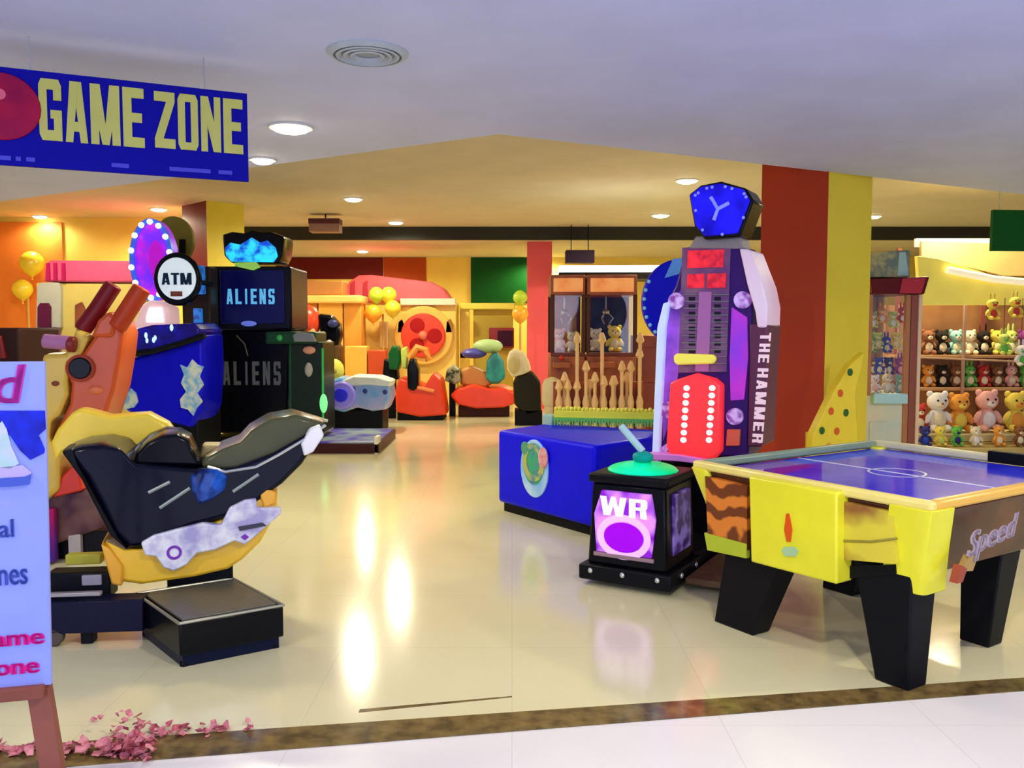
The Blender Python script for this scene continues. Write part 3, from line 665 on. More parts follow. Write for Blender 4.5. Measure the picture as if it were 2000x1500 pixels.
M().ball(t.p3(486, 632, -.04), (.10, .02, .035)).out('lit_badge', mat('blue_badge', (.12, .18, .75), .4, emit=.5), t.o)
M().prism(t.poly([(425, 645), (566, 645), (560, 700), (556, 848), (404, 848), (418, 700)]), .1, .95).out('lower_body', BLACK, t.o, bevel=.02)
blockpx(t, 'ALIENS', 436, 706, 548, 752, .095, gap=.5, m=mat('grey_lettering', (.12, .14, .16), .4))
M().tube([t.p3(462, 655, .08), t.p3(478, 672, .04), t.p3(484, 695, .08)], .008, 6).out('gun_cord', mat('grey_cord', (.15, .17, .15), .5), t.o)
a = t.L(404, 848)[0]; b = t.L(556, 848)[0]
M().box(((a + b) / 2, .52, .04), (b - a - .05, .8, .12)).out('plinth', BLACKM, t.o, bevel=.01)
# control console to the right
bx(566, 668, 632, 845, -.25, .45, -.2).out('console', mat('black_green_console', (.008, .018, .010), .35, coat=.3), t.o, bevel=.02)
bx(520, 648, 618, 672, -.35, .3, -.3).out('console_top', mat('dark_green_console_top', (.01, .06, .03), .35), t.o, bevel=.03)
GL = mat('green_light_edge', (.02, .35, .06), .4, emit=.35)
M().tube([t.p3(567, 670, -.25), t.p3(567, 800, -.25)], .012, 8).out('light_edge', mat('dim_green_edge', (.01, .10, .05), .4), t.o)
M().tube([t.p3(630, 680, -.25), t.p3(631, 825, -.25)], .014, 8).out('light_edge', GL, t.o)
M().ball(t.p3(632, 788, -.26), (.05, .03, .12)).out('green_lamp', mat('bright_green_lamp', (.2, .9, .3), .4, emit=.7), t.o)
M().ball(t.p3(604, 684, -.27), (.08, .03, .05)).out('button', mat('tan_button', (.65, .3, .2), .4), t.o)
M().ball(t.p3(603, 722, -.27), (.05, .03, .09)).out('badge', mat('pale_grey_badge', (.40, .40, .36), .4), t.o)
M().ball(t.p3(546, 660, -.36), (.04, .03, .04)).out('green_button', GREEN, t.o)
M().pillow(t.poly([(572, 655), (580, 648), (612, 652), (618, 668), (575, 668)], -.36), -.4, -.3, .1).out('gun_rest', mat('grey_gun_rest', (.18, .20, .24), .4), t.o, bevel=.01)
# ------------------------------------------------------------------ hammer strength tester
L0 = atZ(1147, 1138)
t = T('hammer_strength_game', 'tall purple hammer strength tester with blue pentagon top beside the red pillar', 'arcade machine', L0.x, L0.y, -30)
BS = .49
M().slab([(-.04, -.04), (BS + .04, -.04), (BS + .04, BS + .04), (-.04, BS + .04)], .03, .12).out('plinth', BLACKM, t.o, bevel=.012)
M().loft([[(0, 0, .12), (BS, 0, .12), (BS, BS, .12), (0, BS, .12)], [(0.02, .02, .60), (BS - .02, .02, .60), (BS - .02, BS - .02, .60), (.02, BS - .02, .60)]]).out('strike_cabinet', BLACK, t.o, bevel=.015)
M().slab([(0, 0), (BS, 0), (BS, BS), (0, BS)], .60, .655).out('strike_top', BLACKM, t.o, bevel=.015)
VIO = mat('violet_lit_art', (.62, .22, .95), .35, col2=(.20, .0, .48), scale=7, detail=1, emit=.65, sharp=(.42, .6))
pn = M().prism([(.06, .20), (.40, .20), (.42, .42), (.39, .56), (.09, .56), (.045, .42)], -.006, .03).out('lit_panel', VIO, t.o)
M().disc((.23, .30), .12, -.012, -.004, rz=.085).out('panel_glow', mat('deep_violet_art', (.28, .0, .60), .35, emit=.8), pn)
M().ring((.23, .30), .165, .04, -.010, -.004, rz=.13).out('panel_arch', mat('lilac_arch_light', (.72, .42, .98), .35, emit=.7), pn)
LIL = mat('pale_lilac_lettering', (.82, .74, 1), .4, emit=.6)
block_text('WR', .085, .42, .375, .53, -.012).out('lettering', LIL, pn, smooth=False)
# right face panel: built in the frame of the right face
def side(mb, name, m, parent, x, **k): return mb.out(name, m, parent, loc=(x, 0, 0), rz=R(90), **k)
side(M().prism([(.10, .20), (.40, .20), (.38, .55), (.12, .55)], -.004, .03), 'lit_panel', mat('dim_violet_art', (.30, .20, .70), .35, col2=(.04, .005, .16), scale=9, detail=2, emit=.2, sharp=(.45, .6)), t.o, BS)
M().box((.23, -.006, .185), (.37, .02, .022)).out('panel_sill', mat('grey_rose_trim', (.35, .22, .25), .4), t.o, bevel=.003)
for x, y in ((.04, -.05), (.24, -.05), (.45, -.05)): M().ball((x, y + .005, .09), (.016, .012, .016)).out('bolt', SILVER, t.o)
for x in (.12, .38): side(M().ball((x, -.045, .09), (.016, .012, .016)), 'bolt', SILVER, t.o, BS)
M().ball((BS / 2, BS / 2, .655), (.21, .21, .05), 20).out('strike_pad', mat('glowing_green_pad', (.0, .75, .42), .4, col2=(.0, .60, .12), scale=4, emit=.45), t.o)
M().slab([(.02, .48), (.52, .48), (.52, 1.25), (.02, 1.25)], .03, .14).out('foot_board', BLACKM, t.o, bevel=.012)
M().slab([(.54, .16), (.92, .16), (.92, 1.2), (.54, 1.2)], .03, .07).out('mat_board', mat('brown_ribbed_board', (.22, .12, .05), .5, col2=(.12, .06, .025), scale=8), t.o, bevel=.01)
OT = .98
fr = t.poly([(1278, 892), (1284, 760), (1296, 600), (1318, 560), (1340, 482), (1450, 480), (1462, 520), (1470, 600), (1462, 892)], OT)
M().prism(fr, OT, OT + .34).out('tower', mat('dark_violet_tower', (.045, .008, .16), .35, coat=.3), t.o, bevel=.015)
bb = t.L(1292, 890, OT)[0]; be = t.L(1462, 890, OT)[0]
M().slab([(bb, OT - .02), (be, OT - .02), (be, OT + .36), (bb, OT + .36)], 0.0, t.L(1300, 890, OT)[1] + .02).out('tower_base', BLACK, t.o, bevel=.015)
def dec(pts, name, m, parent=None, off=OT, th=.012, up=0, **k): return M().prism(t.poly(pts, off), off - th - up, off - up).out(name, m, parent or t.o, **k)
ART = mat('violet_tower_art', (.42, .10, .85), .4, col2=(.10, .02, .33), scale=3.5, detail=4, emit=.22)
dec([(1302, 610), (1334, 560), (1326, 720), (1318, 800), (1296, 860), (1296, 700)], 'side_art', ART)
dec([(1430, 600), (1460, 620), (1462, 700), (1454, 780), (1428, 782), (1426, 700)], 'side_art', mat('magenta_violet_tower_art', (.52, .02, .62), .4, col2=(.16, .03, .75), scale=3, emit=.25))
dec([(1278, 885), (1288, 640), (1300, 592), (1312, 590), (1304, 640), (1292, 885)], 'left_edge_light', mat('pale_blue_edge', (.55, .66, .98), .4, emit=.35), th=.05, bevel=.01)
dec([(1334, 484), (1428, 482), (1420, 726), (1326, 728)], 'ladder_board', mat('grey_violet_board', (.24, .12, .22), .4, col2=(.16, .05, .2), scale=7), th=.014)
dec([(1368, 570), (1392, 570), (1386, 725), (1360, 725)], 'ladder_strip', mat('mauve_strip', (.42, .14, .40), .4, emit=.1), up=.014)
RLED = mat('red_led', (.85, .015, .03), .4, col2=(.42, .0, .02), scale=18, emit=.6)
dec([(1346, 490), (1416, 488), (1414, 522), (1344, 524)], 'score_display', RLED, up=.014)
dec([(1345, 536), (1378, 535), (1377, 562), (1344, 563)], 'score_window', RLED, up=.014)
dec([(1384, 535), (1420, 534), (1419, 562), (1383, 563)], 'score_window', RLED, up=.014)
DOT = mat('dark_ladder_square', (.02, .01, .03), .4)
for i in range(8):
    y = 580 + i * 14.5
    for x in (1347, 1397): dec([(x, y), (x + 12, y), (x + 12, y + 8), (x, y + 8)], 'ladder_square', DOT, up=.014, th=.006)
for i in range(11):
    y = 575 + i * 13.5
    a_, b_ = t.p3(1336 - i * .5, y, OT - .02), t.p3(1424 - i * .5, y, OT - .02)
    M().tube([a_, b_], .004, 6).out('rung', mat('silver_grey_rung', (.30, .30, .34), .3, metal=.5), t.o)
dec([(1322, 694), (1328, 690), (1398, 692), (1404, 700), (1398, 710), (1328, 712), (1322, 706)], 'marker_bar', mat('lit_yellow_bar', (.88, .80, .10), .4, emit=.3), up=.02, th=.05, bevel=.012)
M().pillow(t.poly([(1318, 745), (1334, 738), (1366, 728), (1402, 738), (1416, 750), (1414, 880), (1402, 894), (1318, 888), (1310, 870)], OT), OT - .10, OT + .02, .04).out('red_chute', mat('lit_red_chute', (.90, .03, .04), .35, emit=.55), t.o, bevel=.01)
DOTL = mat('pink_white_led', (1, .72, .72), .4, emit=1.1)
for i in range(8):
    y = 758 + i * 14.5
    for x in (1341, 1391): M().ball(t.p3(x - i * .9, y, OT - .105), (.022, .01, .019), 10).out('led', DOTL, t.o)
dec([(1278, 880), (1340, 884), (1392, 893), (1388, 902), (1340, 896), (1276, 892)], 'lilac_lip', mat('lilac_trim', (.62, .20, .70), .4, emit=.15), th=.14, bevel=.006)
MED = mat('lilac_medallion', (.72, .50, .95), .4, col2=(.25, .05, .4), scale=18, sharp=(.4, .6), emit=.2)
for px, py in ((1323, 588), (1452, 586), (1437, 813), (1306, 800)): M().disc(t.L(px, py, OT), .055, OT - .03, OT, 16).out('medallion', MED, t.o)
dec([(1422, 838), (1448, 838), (1446, 870), (1420, 870)], 'coin_door', mat('orange_coin_door', (.75, .12, .06), .4, emit=.1), th=.03, bevel=.005)
dec([(1320, 855), (1262, 895), (1268, 925), (1284, 915)], 'lilac_corner', MED, th=.03)
# wing on the right with vertical lettering
M().prism(t.poly([(1447, 486), (1466, 488), (1494, 560), (1502, 600), (1500, 640), (1482, 640), (1478, 610), (1462, 555)], OT - .02), OT - .06, OT + .30).out('right_wing', mat('pink_white_wing', (.80, .48, .62), .4, col2=(.85, .68, .80), scale=1.6, emit=.15), t.o, bevel=.012)
wg = M().prism(t.poly([(1466, 632), (1502, 634), (1498, 700), (1490, 872), (1462, 872), (1466, 700)], OT - .02), OT - .05, OT + .30).out('right_wing_lower', mat('dark_plum_wing', (.12, .02, .07), .4), t.o, bevel=.012)
a0 = t.L(1468, 864, OT - .05); a1 = t.L(1490, 650, OT - .05)
hm = (a1[1] - a0[1])
block_text('HAMMER', a0[0] + .004, a0[1], a0[0] + .070, a0[1] + hm * .68, OT - .053, rot=1, slant=.028, gap=.3).out('wing_lettering', mat('pale_pink_lettering', (.85, .62, .68), .4, emit=.3), wg, smooth=False)
block_text('THE', a0[0] + .033, a0[1] + hm * .73, a0[0] + .099, a1[1], OT - .053, rot=1, slant=.012, gap=.3).out('wing_lettering', MATS['pale_pink_lettering'], wg, smooth=False)
# head
hd = [(1345, 380), (1368, 362), (1408, 354), (1458, 368), (1472, 392), (1446, 462), (1376, 468), (1356, 442)]
M().prism(t.poly(hd, OT - .1), OT - .1, OT + .16).out('head', BLACK, t.o, bevel=.012)
hp = M().prism(t.poly([(1350, 382), (1370, 366), (1408, 359), (1454, 371), (1466, 392), (1442, 456), (1378, 462), (1360, 440)], OT - .1), OT - .125, OT - .1).out('head_panel', mat('lit_deep_blue', (.015, .01, .85), .35, col2=(.005, .003, .4), scale=6, emit=.55), t.o, bevel=.006)
HL = mat('pale_blue_mark', (.22, .25, 1), .4, emit=.5)
for pts in ([(1388, 385), (1402, 408), (1394, 430)], [(1402, 408), (1424, 396)]): M().tube([t.p3(*p_, OT - .13) for p_ in pts], .012, 8).out('head_mark', HL, hp)
for k in range(12):
    p_ = hd[k % 8]; q_ = hd[(k + 1) % 8]; f = .5 if k < 8 else .2
    x = 1408 + ((p_[0] * (1 - f) + q_[0] * f) - 1408) * .86; y = 412 + ((p_[1] * (1 - f) + q_[1] * f) - 412) * .86
    M().ball(t.p3(x, y, OT - .128), (.010, .008, .010), 8).out('head_bulb', HL, hp)
M().prism(t.poly([(1360, 462), (1448, 458), (1452, 486), (1346, 486)], OT), OT - .02, OT + .18).out('neck', mat('grey_neck', (.30, .27, .26), .4), t.o, bevel=.01)

# ------------------------------------------------------------------ mallet
pm = t.P + t.u * (BS / 2) + t.v * (BS / 2) ; tm = t
pmz = .705
t = T('mallet', 'soft mallet with pale blue handle standing on the glowing green strike pad', 'mallet', pm.x, pm.y, 0, z=pmz)
M().lathe([(.05, 0), (.062, .015), (.062, .045), (.03, .06)], seg=20).out('head', mat('teal_foam', (.0, .35, .32), .5), t.o, bevel=.012)
top = atY(1213, 832, pm.y + .08) - Vector((pm.x, pm.y, pmz))
M().tube([(0, 0, .06), tuple(top)], .022, 12).out('handle', mat('pale_blue_foam', (.45, .72, .82), .5), t.o, bevel=.006)

# ------------------------------------------------------------------ blue counter game
c0 = atZ(972, 997); c1 = atZ(1143, 1046)
d = (c1 - c0).normalized(); ang = math.degrees(math.atan2(d.y, d.x))
t = T('blue_counter_game', 'long low cobalt blue counter game with oval emblem and yellow green fringe', 'arcade machine', c0.x, c0.y, ang)
def lp(x, y): return t.loc3(Vector((x, y, 0)))[:2]
W_ = 1.18
fp = [(0, 0), (W_, 0), lp(1.42, 6.95), lp(.34, 7.62)]
cen = Vector((sum(p_[0] for p_ in fp) / 4, sum(p_[1] for p_ in fp) / 4))
M().slab([tuple(cen + (Vector(p_) - cen) * .92) for p_ in fp], 0, .08).out('plinth', BLACKM, t.o)
M().slab(fp, .07, .665).out('body', mat('vivid_blue_laminate', (.003, .003, .86), .45), t.o, bevel=.035, seg=3)
ec = t.L(1045, 915)
em = M().disc(ec, .17, -.012, .01, 36, rz=.225).out('emblem', mat('pale_blue_emblem', (.20, .50, .95), .4, col2=(.5, .75, .95), scale=6), t.o, bevel=.003)
M().disc((ec[0] - .005, ec[1] + .03), .125, -.016, -.01, 28, rz=.155).out('emblem_art', mat('emblem_green_art', (.03, .42, .16), .4, col2=(.10, .20, .40), scale=16, sharp=(.42, .58)), em)
M().ring((ec[0], ec[1] + .05), .135, .05, -.02, -.013, 28, rz=.15).out('emblem_band', mat('emblem_olive_art', (.45, .50, .12), .4, col2=(.1, .3, .3), scale=18, sharp=(.42, .58)), em)
M().disc((ec[0] + .12, ec[1] + .10), .055, -.022, -.012, 20, rz=.08).out('emblem_flower', mat('emblem_rose_art', (.75, .45, .55), .4, col2=(.6, .15, .1), scale=14), em)
M().disc((ec[0] - .11, ec[1] + .15), .04, -.022, -.012, 20, rz=.05).out('emblem_leaf', mat('emblem_leaf_green', (.08, .35, .18), .4), em)
# yellow green fringe along the back edge
r0 = lp(.36, 7.40); r1 = lp(1.20, 7.22); rail = Vector((r1[0] - r0[0], r1[1] - r0[1])); ra = math.atan2(rail.y, rail.x); rl = rail.length
zt = .83
rb = M().box((rl / 2, 0, .75), (rl, .05, .10)).out('fringe_rail', mat('lemon_fringe', (.80, .78, .05), .45), t.o, loc=(*r0, 0), rz=ra, bevel=.012)
rf = random.Random(5)
fm = M()
for i in range(34):
    x = rl * (i + .5) / 34; h = rf.uniform(.02, .045)
    fm.loft([[(x - .014, -.045, .74), (x + .014, -.045, .74), (x + .014, -.025, .74), (x - .014, -.025, .74)], [(x - .004, -.05, .68 - h * .2), (x + .004, -.05, .68 - h * .2), (x + .004, -.045, .68), (x - .004, -.045, .68)]])
fm.out('fringe', mat('green_fringe', (.12, .50, .10), .5), rb)
fm = M()
for i in range(26):
    x = rl * (i + .5) / 26; fm.ball((x, 0, .80 + rf.uniform(0, .012)), (.019, .03, .024), 8)
fm.out('fringe_tufts', mat('yellow_tuft', (.86, .82, .08), .5), rb)
# round back board
c_ = atY(1322, 590, 7.45); cl = t.loc3(c_)
bo = M().disc((0, 0), .30, -.06, .06, 40, rz=.36).out('backboard', mat('saturated_blue_board', (.004, .006, .70), .4), t.o, loc=cl, rz=R(-ang), bevel=.02)
M().prism([(-.12, .20), (-.05, .36), (.06, .37), (.06, .25)], -.08, -.055).out('backboard_highlight', SKY, bo)
M().prism([(-.16, -.22), (.06, -.22), (.06, -c_.z + .62), (-.10, -c_.z + .62)], -.05, .05).out('backboard_post', MATS['saturated_blue_board'], bo)
for k in range(7):
    a_ = R(150 + k * 13)
    M().ball((.29 * math.cos(a_), -.07, .34 * math.sin(a_)), .016, 8).out('rim_bulb', mat('teal_bulb', (.15, .45, .6), .4, emit=.3), bo)
M().ball((-.15 + .02, -.09, -.26), (.035, .02, .11)).out('side_lamp', mat('dim_blue_lamp', (.12, .35, .7), .4, emit=.2), bo)
cb = atY(1070, 820, 7.75)
x_ = t.loc3(cb)
M().box((lp(.335, 7.5)[0], lp(.335, 7.5)[1], .70), (.13, .09, .11)).out('ticket_box', mat('pale_aqua_box', (.35, .60, .52), .4), t.o, bevel=.012)

# ------------------------------------------------------------------ air hockey table
Lc = Vector((.94, 4.51)); ANG = -57
t = T('air_hockey_table', 'yellow air hockey table with blue playfield and black legs in the right foreground', 'air hockey table', Lc.x, Lc.y, ANG)
W_, D_ = 1.32, 1.56; TZ = .80
INS = .05
def quad(i, z): return [(i, i, z), (W_ - i, i, z), (W_ - i, D_ - i, z), (i, D_ - i, z)]
FIRE = mat('flame_print', (.72, .22, .03), .35, col2=(.16, .035, .01), scale=2.2, detail=3, mode='wave', coat=.2)
BRN = mat('dark_brown_print', (.14, .045, .015), .35, col2=(.055, .02, .01), scale=4, detail=5, coat=.2)
M().loft([quad(.10, .47), quad(.025, TZ - .04)]).out('cabinet', BRN, t.o, bevel=.006)
# playfield
M().slab([(.05, .05), (W_ - .05, .05), (W_ - .05, D_ - .05), (.05, D_ - .05)], TZ - .05, TZ - .035).out('playfield', mat('glossy_blue_playfield', (.002, .004, .70), .08, coat=.3, col2=(.05, .06, .85), scale=2.5), t.o)
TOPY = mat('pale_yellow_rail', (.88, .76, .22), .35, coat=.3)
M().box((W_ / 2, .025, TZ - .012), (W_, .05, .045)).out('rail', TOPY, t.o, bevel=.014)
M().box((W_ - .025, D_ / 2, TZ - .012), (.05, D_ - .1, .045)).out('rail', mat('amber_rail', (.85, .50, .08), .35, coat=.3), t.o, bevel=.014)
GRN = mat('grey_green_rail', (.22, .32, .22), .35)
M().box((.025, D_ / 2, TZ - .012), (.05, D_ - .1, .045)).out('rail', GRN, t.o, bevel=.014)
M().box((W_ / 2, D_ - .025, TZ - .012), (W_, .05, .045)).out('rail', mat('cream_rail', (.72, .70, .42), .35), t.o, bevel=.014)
M().slab([(W_ * .55, D_ - .055), (W_ * .9, D_ - .055), (W_ * .9, D_ - .005), (W_ * .55, D_ - .005)], TZ - .03, TZ + .03).out('goal_slot', BLACKM, t.o, bevel=.004)
WHL = mat('white_line', (.75, .8, .95), .2)
M().slab([(.06, D_ * .49), (W_ - .06, D_ * .49), (W_ - .06, D_ * .50), (.06, D_ * .50)], TZ - .036, TZ - .033).out('centre_line', WHL, t.o)
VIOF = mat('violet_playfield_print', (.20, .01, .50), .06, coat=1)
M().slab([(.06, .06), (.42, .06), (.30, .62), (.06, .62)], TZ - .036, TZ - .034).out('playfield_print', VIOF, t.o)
M().lathe([(.14, 0), (.14, .001), (.128, .001), (.128, 0)], (W_ / 2, D_ / 2, TZ - .034), 40, hollow=True).out('centre_circle', WHL, t.o)
# corner posts
def post(x, y, sx, sy, top=.05, name='corner_post'):
    s_ = .085
    g = []
    for z, i in ((.43, .10), (.60, .05), (TZ - .025, .0)):
        w = s_ + (.03 if z > .5 else .0)
        cx = x + sx * (w / 2 + i - .012); cy = y + sy * (w / 2 + i - .012)
        ringp = []
        for k in range(20):
            a_ = 2 * math.pi * k / 20; c, s2 = math.cos(a_), math.sin(a_)
            e = .55
            ringp.append((cx + w / 2 * math.copysign(abs(c) ** e, c), cy + w / 2 * math.copysign(abs(s2) ** e, s2), z))
        g.append(ringp)
    return M().loft(g).out(name, LEMON, t.o, bevel=.004)
post(0, 0, 1, 1); 
post(0, D_, 1, -1); post(W_, D_, -1, -1)
# big near corner fairing wrapping both faces
nf = []
for z, i in ((.405, .06), (.60, .03), (TZ - .025, -.012)):
    x1_, y1_ = W_ - i, i
    nf.append([(x1_ - .19, y1_, z), (x1_ - .03, y1_, z), (x1_ - .009, y1_ + .009, z), (x1_, y1_ + .03, z), (x1_, y1_ + .16, z), (x1_ - .06, y1_ + .16, z), (x1_ - .06, y1_ + .06, z), (x1_ - .19, y1_ + .06, z)])
M().loft(nf).out('corner_post', LEMON, t.o, bevel=.004)
# centre panel on the short side
M().prism([(t.L(1462, 930, -.05)[0], t.L(1462, 930, -.05)[1]), (t.L(1634, 962, -.05)[0], t.L(1634, 962, -.05)[1]), (t.L(1634, 1142, -.05)[0], t.L(1634, 1142, -.05)[1]), (t.L(1466, 1098, -.05)[0], t.L(1466, 1098, -.05)[1])], -.05, .06).out('goal_panel', LEMON, t.o, bevel=.010)
M().prism(t.poly([(1537, 1003), (1542, 1003), (1548, 1035), (1545, 1058), (1538, 1058), (1533, 1035)], -.05), -.056, -.05).out('printed_mark', mat('red_orange_ink', (.75, .10, .01), .4), t.o)
M().prism(t.poly([(1528, 1075), (1532, 1068), (1552, 1068), (1560, 1075), (1556, 1086), (1534, 1086)], -.05), -.056, -.05).out('printed_mark_base', mat('pale_green_ink', (.40, .65, .35), .4), t.o)
# printed side panels on the short side
M().prism(t.poly([(1378, 930), (1460, 950), (1460, 1075), (1384, 1058)], .0), -.004, .06).out('flame_panel', FIRE, t.o)
M().prism(t.poly([(1378, 1040), (1460, 1062), (1460, 1090), (1384, 1074)], .0), -.010, .05).out('panel_edge', mat('lime_edge', (.45, .55, .03), .4), t.o)
M().prism(t.poly([(1634, 975), (1752, 1000), (1752, 1100), (1634, 1090)], .02), .0, .06).out('printed_panel', mat('yellow_brown_print', (.72, .62, .05), .4, col2=(.30, .12, .03), scale=3, detail=3, sharp=(.40, .55)), t.o)
M().tube([t.p3(1636, 1056, -.0), t.p3(1700, 1058, -.0), t.p3(1752, 1052, -.0)], .006, 6).out('panel_groove', mat('olive_groove', (.30, .26, .03), .4), t.o)
M().prism(t.poly([(1634, 1106), (1752, 1102), (1752, 1120), (1634, 1132)], .05), .04, .12).out('lower_rail', BLACKM, t.o)
# long side script
def shear(mb, k, x0):
    for v in mb.bm.verts: v.co.z += (v.co.x - x0) * k
    return mb
side(shear(text_mesh('Speed', .20, .53, .56, .66, -.045, bold=.035, slant=.05), .12, .20), 'side_lettering', mat('lilac_script', (.45, .36, .46), .4), t.o, W_ - .02, smooth=False)
side(M().prism([(.14, .47), (.18, .47), (.21, .52), (.17, .54)], -.055, -.02), 'side_print', mat('dull_red_print', (.35, .06, .03), .4), t.o, W_ - .02)
side(M().prism([(.19, .51), (.27, .50), (.31, .56), (.24, .57)], -.045, -.02), 'side_print', mat('dull_gold_print', (.42, .27, .08), .4), t.o, W_ - .02)
# legs
def leg(xa, xb, xc, xd, y0, y1):
    M().loft([[(xc, y0, 0), (xd, y0, 0), (xd, y1, 0), (xc, y1, 0)], [(xa, y0 + .02, .49), (xb, y0 + .02, .49), (xb, y1 + .08, .49), (xa, y1 + .08, .49)]]).out('leg', BLACKM, t.o, bevel=.008)
lx = [t.L(1425, 1090, .03)[0], t.L(1535, 1112, .03)[0], t.L(1402, 1245, .03)[0], t.L(1478, 1245, .03)[0]]
leg(max(lx[0], .11), lx[1], lx[2], lx[3], .0, .12)
lx = [t.L(1668, 1140, .06)[0], t.L(1782, 1170, .06)[0], t.L(1716, 1340, .06)[0], t.L(1782, 1352, .06)[0]]
leg(lx[0], lx[1], lx[2], lx[3], .03, .16)
leg(.98, 1.18, 1.0, 1.14, .80, .92); leg(.13, .38, .10, .30, .95, 1.07)
M().box((W_ / 2, .12, .55), (W_ - .3, .06, .1)).out('cross_beam', BLACKM, t.o)

# ------------------------------------------------------------------ crane machines
GOLDL = mat('lit_orange_marquee', (.98, .45, .12), .4, col2=(.85, .25, .04), scale=5, emit=.35)
CARV = mat('copper_orange_laminate', (.42, .12, .03), .4, col2=(.26, .06, .02), scale=5)
def crane(px0, px1, Y, label, dark):
    a = atY(px0, 640, Y); b = atY(px1, 640, Y); W = b.x - a.x
    t = T('crane_machine', label, 'crane machine', a.x, Y, 0, 'brown crane machines')
    z = lambda py: t.L(1100, py)[1]
    zb_, z1, z2, z3 = z(692), z(575), z(545), z(538)
    M().box((W / 2, .4, (zb_ - .02) / 2), (W, .8, zb_ - .02)).out('cabinet', CARV, t.o, bevel=.01)
    M().box((W / 2, .4, (z2 + z1) / 2 + .02), (W, .8, z2 - z1 + .06)).out('marquee', CARV, t.o, bevel=.01)
    M().box((W / 2, -.005, (z2 + z1) / 2 + .02), (W * .86, .02, z2 - z1 - .02)).out('marquee_light', GOLDL, t.o, bevel=.004)
    M().box((W / 2, .79, (zb_ + z1) / 2), (W, .02, z1 - zb_)).out('back_panel', mat('dark_teal_back', (.05, .08, .07), .4, col2=(.02, .03, .03), scale=4) if dark else mat('warm_tan_back', (.55, .25, .10), .5, col2=(.35, .12, .04), scale=4), t.o)
    for x, y in ((.02, .02), (W - .02, .02), (.02, .76), (W - .02, .76)):
        M().box((x, y, (zb_ + z1) / 2), (.045, .045, z1 - zb_)).out('corner_frame', mat('dark_bronze_frame', (.10, .035, .015), .4), t.o, bevel=.004)
    M().box((W / 2, .02, (zb_ + z1) / 2), (W - .05, .008, z1 - zb_)).out('front_glass', CLEAR, t.o)
    M().box((W - .022, .4, (zb_ + z1) / 2), (.008, .7, z1 - zb_)).out('side_glass', CLEAR, t.o)
    M().box((W / 2, .02, zb_), (W, .05, .04)).out('sill', mat('dark_red_sill', (.16, .03, .015), .4), t.o, bevel=.004)
    cr = M().tube([(W * .45, .4, z1), (W * .45, .4, z1 - .16)], .012, 8).out('claw_rod', SILVER, t.o)
    M().lathe([(.04, 0), (.05, .03), (.02, .06)], (W * .45, .4, z1 - .22), 12).out('claw_hub', SILVER, cr)
    for k in range(3):
        a_ = k * 2.09
        M().tube([(W * .45 + .03 * math.cos(a_), .4 + .03 * math.sin(a_), z1 - .21), (W * .45 + .09 * math.cos(a_), .4 + .09 * math.sin(a_), z1 - .27), (W * .45 + .04 * math.cos(a_), .4 + .04 * math.sin(a_), z1 - .34)], .008, 6).out('claw_finger', SILVER, cr)
    M().box((W * .3, -.08, zb_ - .12), (W * .5, .16, .07)).out('control_shelf', CARV, t.o, bevel=.01)
    M().ball((W * .3, -.08, zb_ - .04), .03, 10).out('joystick', RED, t.o)
    M().box((W * .7, -.005, .42), (W * .3, .02, .28)).out('prize_door', mat('dark_red_sill'  , (.16, .03, .015)), t.o, bevel=.006)
    return t, W, zb_, z1
YC = 10.2
cm1 = crane(1076, 1143, YC, 'left of two brown crane machines behind the blue counter, tan interior', False)
cm2 = crane(1146, 1244, YC, 'right wider one of two brown crane machines, with dark teal interior', True)
a = atY(1276, 640, YC + .3)
t = T('side_locker', 'reddish brown locker cabinet right of the crane machines behind the blue backboard', 'cabinet', cm2[0].o.location.x + cm2[1] + .02, YC + .1, 0)
hh = t.L(1260, 655)[1]
M().box((.16, .3, hh / 2), (.32, .6, hh)).out('body', MAHOG, t.o, bevel=.01)
for k in range(3): M().box((.16, -.005, .25 + k * .42), (.26, .02, .36)).out('door', mat('darker_brown_door', (.26, .05, .018), .4), t.o, bevel=.008)
CRANE_PLUSH = [(cm1, .30, .30), (cm1, .68, .26), (cm2, .26, .30), (cm2, .62, .34)]
# baluster railing with gold turned posts in front
rx0 = atY(1082, 640, 9.2); rx1 = atY(1262, 640, 9.2)
t = T('gold_post_rail', 'low red brown rail with turned gold posts in front of the crane machines', 'railing', rx0.x, 9.2, 0)
WR = rx1.x - rx0.x
M().box((WR / 2, .05, .40), (WR, .14, .06)).out('lower_rail', MAHOG, t.o, bevel=.006)
M().box((WR / 2, .15, .46), (WR, .03, .92)).out('kick_board', MAHOG, t.o, bevel=.006)
GP = mat('gold_turned_wood', (.86, .55, .22), .35, coat=.3)
rr = random.Random(2)
for i in range(17):
    yb_ = .03 if i < 10 else .09
    x = WR * (i + .6) / 10.2 if i < 10 else WR * (i - 10 + .9) / 7.3; h = rr.choice([.52, .60, .72, .86, 1.02, .56]); 
    M().lathe([(.035, .0), (.035, .03), (.02, .08), (.03, .2), (.04, .28), (.018, .36), (.02, h - .12), (.045, h - .09), (.03, h - .04), (.012, h)], (x, yb_, .43), 12).out('turned_post', GP, t.o)
for x in (.01, WR - .01): M().box((x, .03, .22), (.05, .06, .44)).out('leg', MAHOG, t.o)

